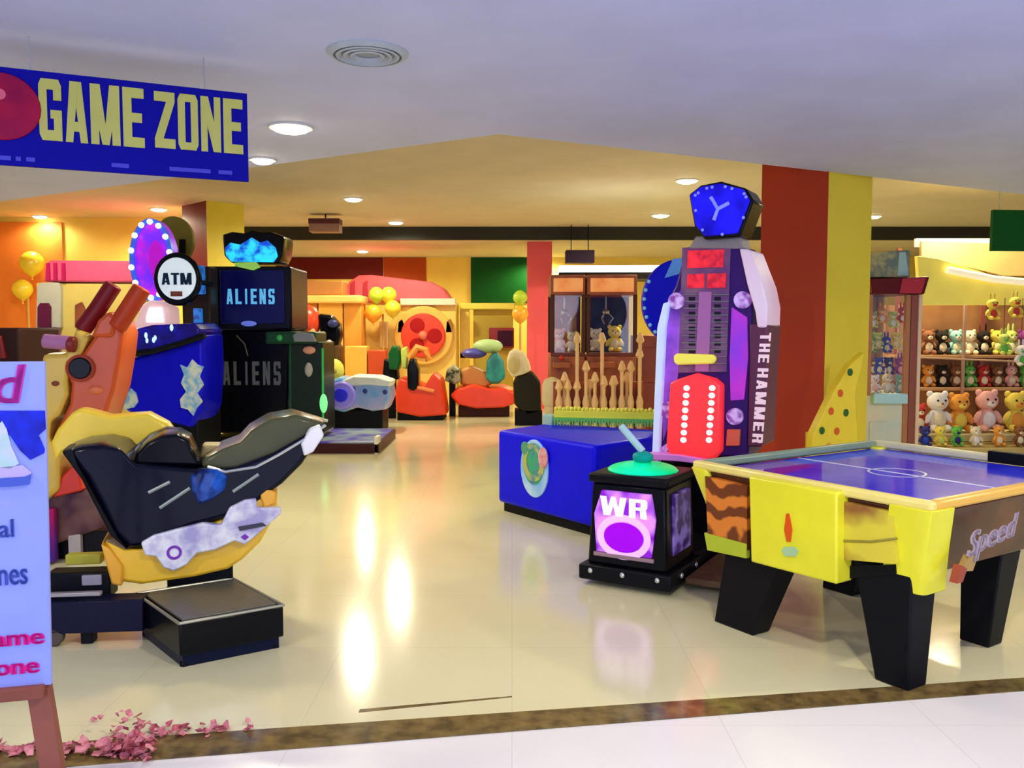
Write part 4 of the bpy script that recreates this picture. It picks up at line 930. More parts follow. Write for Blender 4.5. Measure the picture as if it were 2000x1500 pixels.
# ------------------------------------------------------------------ soffit above the crane machines and hanging boxes
a = atY(1095, 530, 10.9); b = atY(1330, 530, 10.9)
zt_, zm_, zl_ = atY(1200, 514, 10.9).z, atY(1200, 528, 10.9).z, atY(1200, 541, 10.9).z
t = T('lit_canopy', 'dark overhead canopy with a bright white light strip above the crane machines', 'canopy', a.x, 11.3, -2)
W_c = b.x - a.x
M().box((W_c / 2, .4, (zm_ + zl_) / 2), (W_c, .8, zm_ - zl_)).out('frame', mat('black_canopy', (.015, .012, .010), .5), t.o, bevel=.006)
M().box((W_c / 2, .3, (zt_ + zm_) / 2), (W_c, .6, zt_ - zm_)).out('light_strip', mat('white_light_strip', (.92, .98, .86), .4, emit=1.6), t.o, bevel=.01)
M().box((-.05 + .05, .7, zl_ / 2), (.08, .08, zl_)).out('post', BLACKM, t.o); M().box((W_c - .05, .7, zl_ / 2), (.08, .08, zl_)).out('post', BLACKM, t.o)
p_ = atY(1132, 502, 15.4)
t = T('ceiling_speaker_box', 'dark rectangular box hung below the bulkhead near the rose pillar', 'hanging box', p_.x, 15.4, z=p_.z)
M().box((0, 0, 0), (.50, .3, .22)).out('housing', mat('dark_violet_box', (.035, .02, .05), .5), t.o, bevel=.01)
for s_ in (-.15, .15): M().tube([(s_, 0, .1), (s_, 0, ZU - p_.z)], .008, 6).out('rod', BLACKM, t.o)
p_ = atY(636, 442, 14.0)
t = T('ceiling_display', 'dull maroon box fixed below the ceiling left of the far bulkhead centre', 'hanging box', p_.x, 14.0, z=p_.z)
M().box((0, 0, 0), (.48, .25, .2)).out('housing', mat('dull_mauve_box', (.32, .18, .14), .5), t.o, bevel=.008)
M().box((0, -.01, .07), (.49, .26, .08)).out('top_band', mat('dark_maroon_band', (.10, .03, .04), .5), t.o, bevel=.006)
M().tube([(0, 0, .1), (0, 0, ZU - p_.z)], .012, 6).out('rod', BLACKM, t.o)
p_ = atY(2000, 452, 9.5)
t = T('hanging_green_board', 'dark green board hung from the ceiling at the far right edge', 'sign', atY(1936, 452, 9.5).x, 9.5, 6)
zt_ = t.L(1940, 410)[1]; zl_ = t.L(1940, 490)[1]
M().box((.35, 0, (zt_ + zl_) / 2), (.70, .05, zt_ - zl_)).out('board', mat('green_board', (.006, .10, .012), .5), t.o, bevel=.004)
for x in (.08, .62): M().tube([(x, 0, zt_ - .02), (x, 0, ZU)], .006, 6).out('rod', SILVER, t.o)
# ------------------------------------------------------------------ far centre: pink roofed play house with red wheel
ph = atY(780, 700, 16.6)
t = T('play_house', 'pink arched roof play house with yellow front and round red wheel, far centre', 'play house', ph.x, ph.y, 0)
PKR = mat('coral_pink_roof', (.85, .13, .16), .45)
M().pillow(t.poly([(667, 590), (668, 568), (680, 550), (699, 537), (725, 536), (780, 543), (843, 550), (866, 562), (882, 584), (780, 590)]), .0, 1.1, .03).out('roof', PKR, t.o, bevel=.03)
for px in (685, 710): M().prism(t.poly([(px, 585), (px, 553), (px + 8, 548), (px + 9, 585)]), -.03, .02).out('roof_stripe', mat('deep_red_stripe', (.5, .03, .06), .45), t.o)
def bxt(t, px0, py0, px1, py1, y0, y1, off=0):
    a = t.L(px0, py1, off); b = t.L(px1, py0, off)
    return M().box(((a[0] + b[0]) / 2, (y0 + y1) / 2, (a[1] + b[1]) / 2), (b[0] - a[0], y1 - y0, b[1] - a[1]))
HY = mat('cream_yellow_wall', (.92, .66, .14), .45)
a = t.L(676, 592)[0]; b = t.L(890, 592)[0]; zz = t.L(700, 588)[1]
M().box(((a + b) / 2, .55, zz / 2), (b - a, .9, zz)).out('wall', HY, t.o, bevel=.02)
bxt(t, 782, 583, 890, 596, -.04, .1).out('cream_band', mat('pink_cream_band', (.95, .75, .58), .45), t.o, bevel=.01)
M().disc(t.L(827, 655), .56, -.03, .1, 36).out('wheel_surround', mat('amber_surround', (.95, .55, .10), .4), t.o, bevel=.02)
wl = M().disc(t.L(827, 655), .42, -.09, -.02, 36).out('wheel', mat('red_wheel', (.85, .06, .02), .4, coat=.3), t.o, bevel=.02)
for k in range(3):
    a_ = R(90 + 120 * k); c_ = t.L(827, 655)
    M().disc((c_[0] + .22 * math.cos(a_ + .5), c_[1] + .22 * math.sin(a_ + .5)), .14, -.11, -.08, 20).out('wheel_lobe', mat('dark_red_lobe', (.40, .01, .01), .4), wl, bevel=.01)
M().ball((c_[0], -.11, c_[1]), .09, 12).out('wheel_hub', mat('coral_hub', (.9, .2, .12), .4), wl)
for px in (776, 870): M().prism(t.poly([(px, 650), (px + 2, 628), (px + 10, 622), (px + 14, 632), (px + 13, 650)]), -.03, .02).out('window', mat('ochre_brown_window', (.35, .16, .02), .5), t.o, bevel=.01)
bxt(t, 742, 628, 758, 680, -.03, .02).out('cream_pillar', mat('pale_cream_pillar', (.95, .72, .32), .5), t.o, bevel=.01)

ph = atY(640, 700, 15.6)
t = T('orange_booth', 'orange booth with a bright yellow top beam right of the tall black cabinet', 'booth', ph.x, ph.y, 0)
a = t.L(575, 600)[0]; b = t.L(706, 600)[0]; zz = t.L(640, 590)[1]
OBT = mat('orange_booth_panel', (.80, .36, .05), .5, col2=(.60, .22, .03), scale=1.4)
for px0, px1, m_ in ((575, 618, OBT), (620, 668, mat('amber_booth_panel', (.90, .50, .08), .5)), (670, 704, OBT)):
    M().box(((t.L(px0, 600)[0] + t.L(px1, 600)[0]) / 2, .3, zz / 2), (t.L(px1, 600)[0] - t.L(px0, 600)[0], .5, zz)).out('panel', m_, t.o, bevel=.02)
bxt(t, 571, 577, 708, 592, -.12, .6).out('top_beam', mat('bright_amber_beam', (.98, .62, .16), .4, emit=.12), t.o, bevel=.03)
bxt(t, 573, 548, 668, 576, .05, .5).out('upper_board', mat('tan_brown_board', (.50, .22, .06), .5), t.o, bevel=.02)
a = t.L(672, 675, -.3)
bxt(t, 674, 676, 716, 735, -.32, .0, -.3).out('counter', mat('golden_counter', (.92, .52, .08), .45), t.o, bevel=.02)
bxt(t, 718, 684, 752, 738, -.30, .05, -.3).out('red_counter', mat('brick_counter', (.62, .08, .02), .45), t.o, bevel=.02)
x_ = t.L(713, 738, -.15); 
M().box((x_[0], -.15, x_[1] / 2), (.72, .25, x_[1])).out('counter_base', BROWN, t.o)

# kiosk under the green board
ph = atY(960, 700, 17.2)
t = T('yellow_booth', 'olive yellow booth with lime beam under the dark green wall board', 'booth', ph.x, ph.y, 0)
a = t.L(924, 605)[0]; b = t.L(1002, 605)[0]; zz = t.L(960, 602)[1]
M().box(((a + b) / 2, .4, zz / 2), (b - a, .6, zz)).out('panel', mat('olive_yellow_panel', (.52, .42, .05), .5), t.o, bevel=.02)
bxt(t, 898, 592, 1006, 604, -.1, .5).out('top_beam', mat('lime_beam', (.85, .82, .10), .4, emit=.1), t.o, bevel=.02)
bxt(t, 955, 640, 1004, 680, -.05, .1).out('screen_frame', mat('plum_frame', (.28, .03, .04), .4), t.o, bevel=.02)
bxt(t, 972, 646, 1001, 676, -.08, .0).out('screen', mat('dark_plum_screen', (.04, .005, .02), .3), t.o, bevel=.01)
bxt(t, 898, 604, 916, 700, .0, .2).out('post', mat('yellow_booth_post', (.9, .7, .1), .4), t.o, bevel=.01)
x_ = t.L(907, 690); M().box((x_[0], .1, x_[1] / 2), (.18, .2, x_[1])).out('post', MATS['yellow_booth_post'], t.o)

balloon(735, 577, 15.9, .145, GB, 'lime balloon, upper left of the four in front of the far pink roof')
balloon(759, 577, 15.95, .15, YB, 'yellow balloon, upper right of the four in front of the far pink roof')
balloon(767, 603, 15.9, .15, YB, 'yellow balloon, lower right of the four in front of the far pink roof')
balloon(729, 612, 15.9, .16, OB, 'orange balloon, lower left of the four in front of the far pink roof')
balloon(1016, 582, 15.5, .13, GB, 'lime balloon upper of two beside the rose pillar')
balloon(1016, 614, 15.5, .15, OB, 'orange balloon lower of two beside the rose pillar')
# pole carrying the four balloons
for px, py, lb, Yb in ((748, 640, 'thin post carrying four balloons in front of the far play house', 16.1), (1016, 640, 'thin post carrying two balloons beside the rose pillar', 15.62), (55, 600, 'thin post carrying two yellow balloons at far left', 14.2)):
    p_ = atY(px, py, Yb)
    t = T('balloon_post', lb, 'post', p_.x, p_.y)
    M().tube([(0, 0, 0), (0, 0, p_.z + .25)], .02, 8).out('pole', mat('ochre_post', (.6, .35, .08), .4), t.o)
    M().lathe([(.10, 0), (.10, .02), (.03, .05)], seg=16).out('base', BLACKM, t.o)

# ------------------------------------------------------------------ rides in the middle distance
ph = atY(640, 800, 13.2)
t = T('red_helmet_ride', 'ride with red dome and black round head just right of the tall black cabinet', 'kiddie ride', ph.x, ph.y, 0)
M().ball(t.p3(597, 628), (.24, .2, .26), 18).out('red_dome', mat('glossy_red_dome', (.85, .07, .02), .3, coat=.4), t.o)
M().pillow(t.poly([(576, 650), (618, 640), (625, 665), (600, 672), (578, 668)]), -.15, .15, .1).out('dome_collar', mat('peach_collar', (.85, .5, .2), .4), t.o, bevel=.02)
M().pillow(t.poly([(622, 612), (648, 615), (664, 632), (668, 655), (655, 690), (640, 700), (612, 690), (612, 670), (628, 655)]), -.1, .25, .12).out('black_head', BLACK, t.o, bevel=.03)
M().ball(t.p3(643, 670, -.12), (.045, .03, .05)).out('eye', mat('grey_white_eye', (.6, .6, .58), .4), t.o)
M().ball(t.p3(650, 632, -.11), (.08, .04, .06)).out('visor', mat('blue_visor', (.04, .05, .20), .3), t.o)
x0 = t.L(580, 665)[0]; x1 = t.L(664, 690)[0]; zt_ = t.L(620, 672)[1]
M().box(((x0 + x1) / 2, .1, zt_ / 2), (x1 - x0, .4, zt_)).out('body', mat('dark_olive_brown_body', (.10, .05, .015), .4), t.o, bevel=.05)
M().ball(t.p3(652, 724, -.15), (.16, .08, .18), 14).out('yellow_flower', mat('lime_yellow_flower', (.75, .72, .10), .4), t.o)
M().ball(t.p3(652, 724, -.24), (.05, .03, .05), 10).out('flower_eye', mat('olive_centre', (.45, .40, .05), .4), t.o)

ph = atY(700, 810, 12.4)
t = T('blue_car_ride', 'small blue and white car ride with a round violet wheel emblem', 'kiddie ride', ph.x, ph.y, 0)
M().pillow(t.poly([(636, 768), (642, 745), (662, 736), (700, 740), (740, 738), (762, 746), (766, 775), (756, 800), (730, 803), (700, 796), (672, 806), (646, 798)]), -.1, .55, .06).out('body', mat('sky_blue_lilac_body', (.14, .42, .85), .3, col2=(.45, .45, .80), scale=4, coat=.4), t.o, bevel=.03)
M().pillow(t.poly([(665, 744), (690, 733), (740, 735), (766, 744), (764, 755), (720, 752), (680, 754)], -.1), -.14, .4, .08).out('white_trim', mat('white_mint_trim', (.80, .88, .82), .35), t.o, bevel=.02)
M().disc(t.L(668, 772, -.12), .20, -.16, -.06, 28).out('emblem', mat('violet_emblem', (.30, .25, .9), .35, emit=.1), t.o, bevel=.03)
M().disc(t.L(666, 772, -.16), .10, -.19, -.14, 20).out('emblem_centre', mat('deep_blue_centre', (.03, .03, .85), .35, emit=.1), t.o, bevel=.01)
for px, py in ((690, 760), (713, 764), (752, 766)): M().ball(t.p3(px, py, -.11), (.035, .02, .035), 10).out('lamp', mat('navy_dot', (.03, .05, .3), .4), t.o)
x0 = t.L(652, 800)[0]; x1 = t.L(748, 800)[0]; zt_ = t.L(700, 800)[1]
M().box(((x0 + x1) / 2, .25, zt_ / 2), (x1 - x0, .6, zt_)).out('base', BLACKM, t.o, bevel=.02)

ph = atY(820, 810, 14.0)
t = T('red_box_ride', 'bright red box shaped ride with black seat, centre of the far row', 'kiddie ride', ph.x, ph.y, 0)
RB2 = mat('bright_red_fibreglass', (.88, .06, .015), .35, coat=.3)
M().pillow(t.poly([(772, 806), (770, 765), (778, 738), (798, 742), (828, 756), (846, 728), (862, 742), (868, 780), (872, 812), (820, 816)]), .0, .8, .05).out('body', RB2, t.o, bevel=.03)
M().tube([t.p3(815, 757, -.02), t.p3(848, 764, -.02)], .03, 8).out('stripe', mat('orange_stripe', (.95, .3, .08), .4), t.o)
M().pillow(t.poly([(796, 760), (795, 720), (800, 700), (810, 700), (818, 722), (818, 755), (808, 765)]), -.05, .3, .1).out('seat', BLACK, t.o, bevel=.02)
M().pillow(t.poly([(760, 722), (758, 690), (766, 674), (778, 676), (784, 700), (778, 724)], .2), .15, .5, .1).out('green_shell', mat('dark_green_shell', (.01, .12, .03), .35), t.o, bevel=.02)
M().pillow(t.poly([(784, 720), (782, 682), (792, 676), (796, 690), (794, 722)], .1), .1, .4, .1).out('lime_shell', mat('lime_shell', (.60, .75, .15), .35), t.o, bevel=.02)
M().pillow(t.poly([(746, 742), (750, 700), (764, 704), (776, 724), (778, 742)], .3), .25, .6, .1).out('dark_panel', BLACKM, t.o, bevel=.02)
M().tube([t.p3(800, 700, .1), t.p3(815, 678, .1), t.p3(832, 684, .1), t.p3(838, 705, .1)], .06, 10).out('orange_arch', mat('orange_arch', (.95, .32, .04), .35), t.o)
z_ = t.L(820, 808)[1]
M().box((t.L(820, 800)[0], .4, z_ / 2 + .02), (.75, .7, z_ + .06)).out('base', BLACKM, t.o, bevel=.01)
b0 = t.L(765, 724, .35); M().box((b0[0], .4, b0[1] / 2), (.12, .12, b0[1])).out('support', BLACKM, t.o)

ph = atY(950, 800, 14.6)
t = T('red_car_ride', 'low red oval car ride with teal and blue rider shapes on top', 'kiddie ride', ph.x, ph.y, 0)
M().pillow(t.poly([(878, 772), (892, 757), (925, 750), (955, 758), (985, 756), (1012, 766), (1016, 786), (985, 796), (930, 798), (892, 790)]), -.1, .9, .06).out('body', RB2, t.o, bevel=.03)
x0 = t.L(895, 795)[0]; x1 = t.L(995, 795)[0]; zt_ = t.L(940, 792)[1]
M().box(((x0 + x1) / 2, .4, zt_ / 2), (x1 - x0, .8, zt_)).out('base', mat('dark_brown_base', (.05, .015, .01), .5), t.o, bevel=.02)
M().pillow(t.poly([(898, 752), (900, 722), (920, 714), (950, 728), (965, 748), (950, 758)], .1), .1, .5, .1).out('tan_seat', mat('tan_orange_seat', (.62, .26, .06), .4), t.o, bevel=.03)
M().pillow(t.poly([(948, 740), (950, 706), (960, 690), (972, 688), (984, 705), (988, 738), (975, 750), (958, 750)], .1), .0, .4, .12).out('teal_rider', mat('teal_rider', (.03, .35, .28), .4, col2=(.02, .15, .2), scale=5), t.o, bevel=.03)
M().ball(t.p3(953, 676, .2), (.26, .2, .12)).out('lime_cap', mat('lime_cap', (.45, .68, .30), .4), t.o)
M().ball(t.p3(926, 690, .2), (.22, .2, .09)).out('blue_cushion', mat('indigo_cushion', (.08, .08, .42), .4), t.o)
M().pillow(t.poly([(868, 744), (872, 722), (884, 712), (898, 722), (900, 746), (886, 752)], .0), -.05, .4, .12).out('steering_pod', mat('black_green_pod', (.03, .05, .03), .4, col2=(.3, .3, .2), scale=10, sharp=(.5, .6)), t.o, bevel=.02)
x_ = t.L(882, 748); M().box((x_[0], .2, x_[1] / 2), (.1, .15, x_[1])).out('pod_post', BLACKM, t.o)

ph = atY(1020, 790, 13.4)
t = T('cream_ball_figure', 'big cream ball shaped figure with a black lower body beside the red oval car', 'kiddie ride', ph.x, ph.y, 0)
M().pillow(t.poly([(990, 700), (995, 686), (1008, 680), (1024, 688), (1034, 706), (1038, 724), (1020, 734), (1000, 738), (990, 722)]), -.1, .3, .12).out('head', mat('cream_white_head', (.85, .74, .48), .4), t.o, bevel=.03)
M().ball(t.p3(1003, 712, -.12), (.09, .04, .14)).out('face_patch', mat('olive_cream_patch', (.62, .52, .22), .4), t.o)
M().pillow(t.poly([(1004, 790), (1002, 748), (1010, 730), (1040, 725), (1056, 745), (1058, 808), (1030, 815)]), -.1, .4, .08).out('body', mat('black_olive_body', (.02, .02, .01), .4), t.o, bevel=.03)
z_ = t.L(1030, 806)[1]; M().box((t.L(1032, 800)[0], .15, z_ / 2 + .02), (.42, .5, z_ + .04)).out('base', BLACKM, t.o)
ph = atY(1072, 790, 10.9)
t = T('cream_bin', 'small cream rounded bin just above the blue counter left of the fringe', 'bin', ph.x, ph.y - .9, 0)
zb_ = t.L(1072, 790)[1]; zt_ = t.L(1072, 736)[1]
M().lathe([(.05, 0), (.09, .02), (.09, zb_ - .02), (.11, zb_), (.12, zb_ + .06), (.115, zt_ - .1), (.09, zt_ - .03), (.02, zt_)], seg=20).out('body', mat('pale_cream_bin', (.80, .70, .38), .45), t.o)
M().lathe([(.12, 0), (.12, .02), (.04, .03)], seg=20).out('foot', BLACKM, t.o)

# low printed platform
c0 = atZ(598, 886); c1 = atZ(744, 882)
t = T('dance_platform', 'low dark platform with blue violet printed top on the floor beyond the seat tail', 'platform', c0.x, c0.y, 0)
Wd = c1.x - c0.x
M().box((Wd / 2, .75, .06), (Wd, 1.5, .12)).out('base', mat('maroon_black_base', (.05, .012, .01), .4), t.o, bevel=.01)
M().box((Wd / 2, .75, .125), (Wd - .05, 1.42, .015)).out('printed_top', mat('blue_violet_top', (.30, .42, .50), .3, col2=(.10, .06, .55), scale=3, sharp=(.4, .6)), t.o, bevel=.003)
M().box((Wd - .03, .1, .10), (.05, .2, .20)).out('corner_block', mat('pale_cream_block', (.80, .78, .55), .4), t.o, bevel=.006)

# ------------------------------------------------------------------ right side: dotted panel, crane machine, toy stall
ph = atY(1640, 800, 7.35)
t = T('dotted_ramp', 'bright yellow curved side panel with red and green dots below the yellow pillar', 'slide', ph.x, ph.y, 14)
gl = t.L(1590, 900)[1]
outl = [(1586, 885), (1588, 850), (1606, 812), (1632, 760), (1662, 712), (1690, 688), (1684, 720), (1672, 765), (1668, 885)]
pts = t.poly(outl)
xs = min(p_[0] for p_ in pts); xe = max(p_[0] for p_ in pts)
pts = [(xs, 0)] + pts[:-1] + [(xe, 0)]
M().prism(pts, .0, .10).out('panel', mat('vivid_yellow_panel', (.95, .74, .03), .4), t.o, bevel=.012)
M().box(((xs + xe) / 2 + .02, .16, .3), (xe - xs - .1, .12, .6)).out('back_box', mat('yellow_back_box', (.85, .65, .05), .4), t.o, bevel=.01)
DG = mat('dark_green_dot', (.03, .14, .02), .4); DR = mat('orange_red_dot', (.75, .12, .02), .4); DO = mat('amber_dot', (.85, .42, .03), .4)
for px, py, m_ in ((1660, 727, DG), (1641, 768, DR), (1623, 803, DR), (1605, 841, DG), (1652, 806, DG), (1634, 842, DR), (1618, 872, DO)):
    M().disc(t.L(px, py), .024, -.008, .01, 16, rz=.032).out('dot', m_, t.o)

def plush(name, label, p, h, main, belly, dark=BROWN, rz=0, group='plush toys on the toy stall', ears='round', cat='plush toy'):
    """seated toy, base at p, height h"""
    t = T(name, label, cat, p[0], p[1], rz, group, z=p[2])
    k = h
    b = M(); b.ball((0, 0, .27 * k), (.22 * k, .19 * k, .27 * k), 14)
    for s_ in (-1, 1):
        b.ball((s_ * .15 * k, -.20 * k, .09 * k), (.09 * k, .17 * k, .085 * k), 10)
    b.out('body', main, t.o)
    for s_ in (-1, 1): M().ball((s_ * .23 * k, -.08 * k, .33 * k), (.075 * k, .09 * k, .17 * k), 10, Matrix.Rotation(s_ * -.5, 4, 'Y')).out('arm', main, t.o)
    hd_ = M().ball((0, -.02 * k, .70 * k), (.24 * k, .22 * k, .22 * k), 16).out('head', main, t.o)
    for s_ in (-1, 1):
        if ears == 'round': M().ball((s_ * .18 * k, 0, .88 * k), (.08 * k, .04 * k, .08 * k), 10).out('ear', main, hd_)
        else: M().ball((s_ * .09 * k, .02 * k, 1.0 * k), (.05 * k, .03 * k, .19 * k), 10).out('ear', main, hd_)
        M().ball((s_ * .09 * k, -.225 * k, .74 * k), .026 * k, 8).out('eye', BLACK, hd_)
    M().ball((0, -.21 * k, .64 * k), (.10 * k, .07 * k, .075 * k), 10).out('muzzle', belly, hd_)
    M().ball((0, -.275 * k, .67 * k), (.03 * k, .02 * k, .022 * k), 8).out('nose', dark, hd_)
    M().ball((0, -.13 * k, .27 * k), (.15 * k, .09 * k, .19 * k), 10).out('belly', belly, t.o)
    return t
PM = {}
def pm_(n, c): 
    if n not in PM: PM[n] = mat('plush_' + n, c, .9, bump=.3, scale=60)
    return PM[n]
CRM = pm_('cream', (.90, .78, .50)); WHP = pm_('white', (.92, .88, .82)); ORP = pm_('orange', (.92, .38, .05)); PKP = pm_('pink', (.95, .48, .42)); YLP = pm_('yellow', (.92, .72, .10))
RDP = pm_('red', (.65, .05, .04)); GRP = pm_('green', (.15, .55, .08)); LMP = pm_('lime', (.62, .75, .15)); BLP = pm_('blue', (.03, .08, .55)); NVP = pm_('navy', (.03, .03, .18)); BKP = pm_('black', (.03, .025, .02)); BRP = pm_('brown', (.30, .12, .05)); PUP = pm_('purple', (.35, .06, .35)); MNP = pm_('mint', (.35, .70, .60))

# crane machine with tall box sign
YR = 8.55
ph = atY(1692, 800, YR)
t = T('crane_machine', 'tall glass crane machine with dark red crown sign just right of the yellow pillar', 'crane machine', ph.x, ph.y, 0)
WM = t.L(1790, 700)[0]; zc0 = t.L(1700, 575)[1]; zc1 = t.L(1700, 543)[1]; zs = t.L(1700, 491)[1]; zk = t.L(1700, 772)[1]
M().box((WM / 2, .4, zk / 2), (WM, .8, zk)).out('cabinet', mat('pale_mint_cabinet', (.55, .66, .50), .4, col2=(.75, .68, .45), scale=2.4), t.o, bevel=.012)
M().prism(t.poly([(1700, 574), (1695, 545), (1810, 541), (1800, 575)]), -.06, .85).out('crown', mat('dark_maroon_crown', (.12, .008, .008), .35), t.o, bevel=.008)
M().prism(t.poly([(1756, 573), (1762, 544), (1808, 543), (1798, 573)], -.06), -.07, -.055).out('crown_print', mat('crimson_print', (.50, .02, .03), .4), t.o)
M().prism(t.poly([(1697, 541), (1694, 492), (1782, 487), (1782, 541)]), .05, .5).out('sign_box', mat('olive_print_sign', (.48, .42, .16), .4, col2=(.16, .22, .16), scale=9, detail=4, sharp=(.4, .6)), t.o, bevel=.01)
M().prism(t.poly([(1756, 538), (1760, 492), (1772, 492), (1778, 538)]), .035, .06).out('sign_print', mat('pale_teal_print', (.40, .60, .52), .4), t.o)
M().box((WM / 2, .79, (zk + zc0) / 2), (WM, .02, zc0 - zk)).out('back_panel', mat('tan_back_mirror', (.55, .38, .12), .5, col2=(.35, .30, .12), scale=3), t.o)
for x, y in ((.02, .02), (.02, .76), (WM - .06, .76)): M().box((x, y, (zk + zc0) / 2), (.04, .04, zc0 - zk)).out('corner_frame', mat('copper_frame', (.48, .20, .07), .35, metal=.3), t.o, bevel=.004)
M().box((WM - .035, .02, zc0 / 2), (.07, .06, zc0)).out('front_post', mat('brown_post', (.30, .08, .045), .35), t.o, bevel=.006)
M().box((WM - .10, .01, zc0 / 2), (.05, .05, zc0)).out('front_post', mat('copper_frame', (.48, .20, .07)), t.o, bevel=.006)
M().box((WM + .015, .0, (zc0) / 2), (.035, .05, zc0)).out('post_trim', mat('peach_trim', (.85, .62, .40), .35), t.o, bevel=.006)
M().box((WM / 2, .01, (zk + zc0) / 2), (WM - .05, .006, zc0 - zk)).out('front_glass', CLEAR, t.o)
M().box((WM / 2 - .03, -.03, zk - .03), (WM * .7, .08, .10)).out('control_shelf', mat('aqua_shelf', (.45, .75, .72), .35), t.o, bevel=.01)
M().box((.12, -.005, .35), (.18, .02, .45)).out('prize_door', mat('pale_grey_door', (.60, .66, .50), .4), t.o, bevel=.006)
M().tube([(WM * .4, .4, zc0), (WM * .4, .4, zc0 - .15)], .012, 8).out('claw_rod', SILVER, t.o)
cx0 = ph.x
def zat(py, Y): return atY(1000, py, Y).z
inside = [  # px, py(bottom), depth, height, main, belly, ears, label
 (1707, 762, 8.85, .20, WHP, PKP, 'round', 'white plush with pink belly at front left inside the tall crane machine'),
 (1733, 762, 8.85, .22, CRM, WHP, 'long', 'cream long eared plush at front centre inside the tall crane machine'),
 (1756, 765, 8.85, .20, MNP, WHP, 'round', 'mint plush at front right inside the tall crane machine'),
]
for px, py, Y, h, a_, b_, e_, lb in inside:
    p_ = atY(px, py, Y); plush('plush_toy', lb, (p_.x, p_.y, zk), h, a_, b_, ears=e_, group='plush toys in the tall crane machine')
up = [(1703, 9.02, BRP, CRM, 'round', 'brown plush heaped at left'), (1716, 9.0, BLP, CRM, 'round', 'blue plush heaped at middle left'), (1735, 9.02, NVP, WHP, 'round', 'navy plush heaped at middle right'), (1757, 9.0, PUP, PKP, 'long', 'purple long eared plush heaped at right')]
for (px, Y, a_, b_, e_, lb) in up:
    p_ = atY(px, 720, Y); plush('plush_toy', lb + ' inside the tall crane machine', (p_.x, p_.y, zk + .18), .19, a_, b_, ears=e_, group='plush toys in the tall crane machine')
up = [(1700, GRP, 'green'), (1713, LMP, 'lime'), (1730, BLP, 'blue'), (1748, YLP, 'yellow'), (1768, WHP, 'white')]
for i, (px, a_, n_) in enumerate(up):
    p_ = atY(px, 700, 9.14); plush('plush_toy', n_ + ' plush on the upper heap inside the tall crane machine', (p_.x, p_.y, zk + .40 + .04 * (i % 2)), .19, a_, CRM, ears='round' if i % 2 else 'long', group='plush toys in the tall crane machine')
up = [(1704, LMP, 'lime'), (1722, ORP, 'orange'), (1743, LMP, 'pale lime'), (1762, RDP, 'red')]
for i, (px, a_, n_) in enumerate(up):
    p_ = atY(px, 620, 9.2); plush('plush_toy', n_ + ' plush pinned highest at the back of the tall crane machine', (p_.x, p_.y, zk + .66 + .05 * (i % 2)), .19, a_, WHP, ears='long' if i % 2 else 'round', group='plush toys in the tall crane machine')

# toy stall
YS = 10.4
pl_ = atY(1796, 700, YS)
t = T('toy_stall', 'brown and yellow toy stall with lit canopy and shelves at the right edge', 'stall', pl_.x, YS, 0)
WS = 2.5
zc = t.L(1900, 592)[1]
M().box((WS / 2, 1.0, zc / 2), (WS, .06, zc)).out('back_panel', mat('brown_back_panel', (.30, .13, .05), .5, col2=(.45, .22, .08), scale=2.4), t.o)
M().box((WS / 2, .5, .06), (WS, .96, .12)).out('plinth', mat('ochre_plinth', (.55, .38, .10), .5), t.o, bevel=.01)
zs2 = t.L(1900, 768)[1]
M().box((WS / 2, .83, zs2), (WS, .3, .04)).out('shelf', mat('tan_shelf', (.55, .30, .12), .4), t.o, bevel=.005)
zs3 = t.L(1900, 700)[1]
M().box((WS / 2, .83, zs3), (WS, .3, .035)).out('shelf', MATS['tan_shelf'], t.o, bevel=.005)
for x in (.03, .85, 1.65, WS - .03): M().box((x, .63, zc / 2), (.035, .035, zc)).out('post', mat('pale_bronze_post', (.50, .32, .22), .35, metal=.3), t.o, bevel=.004)
M().tube([(.03, .60, zs3 + .0), (WS - .03, .60, zs3 - .10)], .013, 8).out('rail', MATS['pale_bronze_post'], t.o)
CAN = mat('lit_lemon_canopy', (.85, .72, .12), .5, emit=.25)
M().prism(t.poly([(1796, 596), (1790, 500), (1830, 505), (1960, 545), (2060, 560), (2060, 596)], .3), .28, .36).out('canopy_panel', CAN, t.o, bevel=.006)
M().tube([t.p3(1850, 527, .2), t.p3(1940, 545, .2), t.p3(2060, 556, .2)], .045, 10).out('canopy_edge', mat('warm_white_edge', (.98, .88, .62), .4, emit=.5), t.o)
M().prism(t.poly([(1800, 470), (2060, 480), (2060, 540), (1960, 538), (1800, 500)], .8), .8, .86).out('upper_board', mat('amber_upper_board', (.88, .60, .20), .5, emit=.12), t.o)
M().prism(t.poly([(1788, 466), (2060, 466), (2060, 490), (1788, 482)], .9), .88, .94).out('light_band', mat('cream_light_band', (.98, .90, .66), .5, emit=.5), t.o)
for x in (.1, 1.2, WS - .1): M().box((x, .86, t.L(1900, 486, .9)[1] / 2), (.05, .04, t.L(1900, 486, .9)[1])).out('upright', MATS['brown_post'], t.o)
grp = 'plush toys on the toy stall'
front = [(1794, RDP, CRM, 'round', 'red plush with cream belly', .36), (1830, WHP, CRM, 'round', 'big white cream bear', .52), (1872, ORP, YLP, 'round', 'big orange bear with yellow belly', .50), (1926, PKP, WHP, 'round', 'big pink bear with white belly', .54), (1982, YLP, ORP, 'round', 'big yellow bear', .52)]
for px, a_, b_, e_, n_, h in front:
    p_ = atY(px, 800, YS + .32); plush('plush_toy', n_ + ' seated in the front row of the toy stall', (p_.x, p_.y, .225), h, a_, b_, ears=e_, group=grp)
M().box((WS / 2, .30, .17), (WS, .50, .09)).out('display_step', mat('cream_display_step', (.72, .62, .30), .5), t.o, bevel=.01)
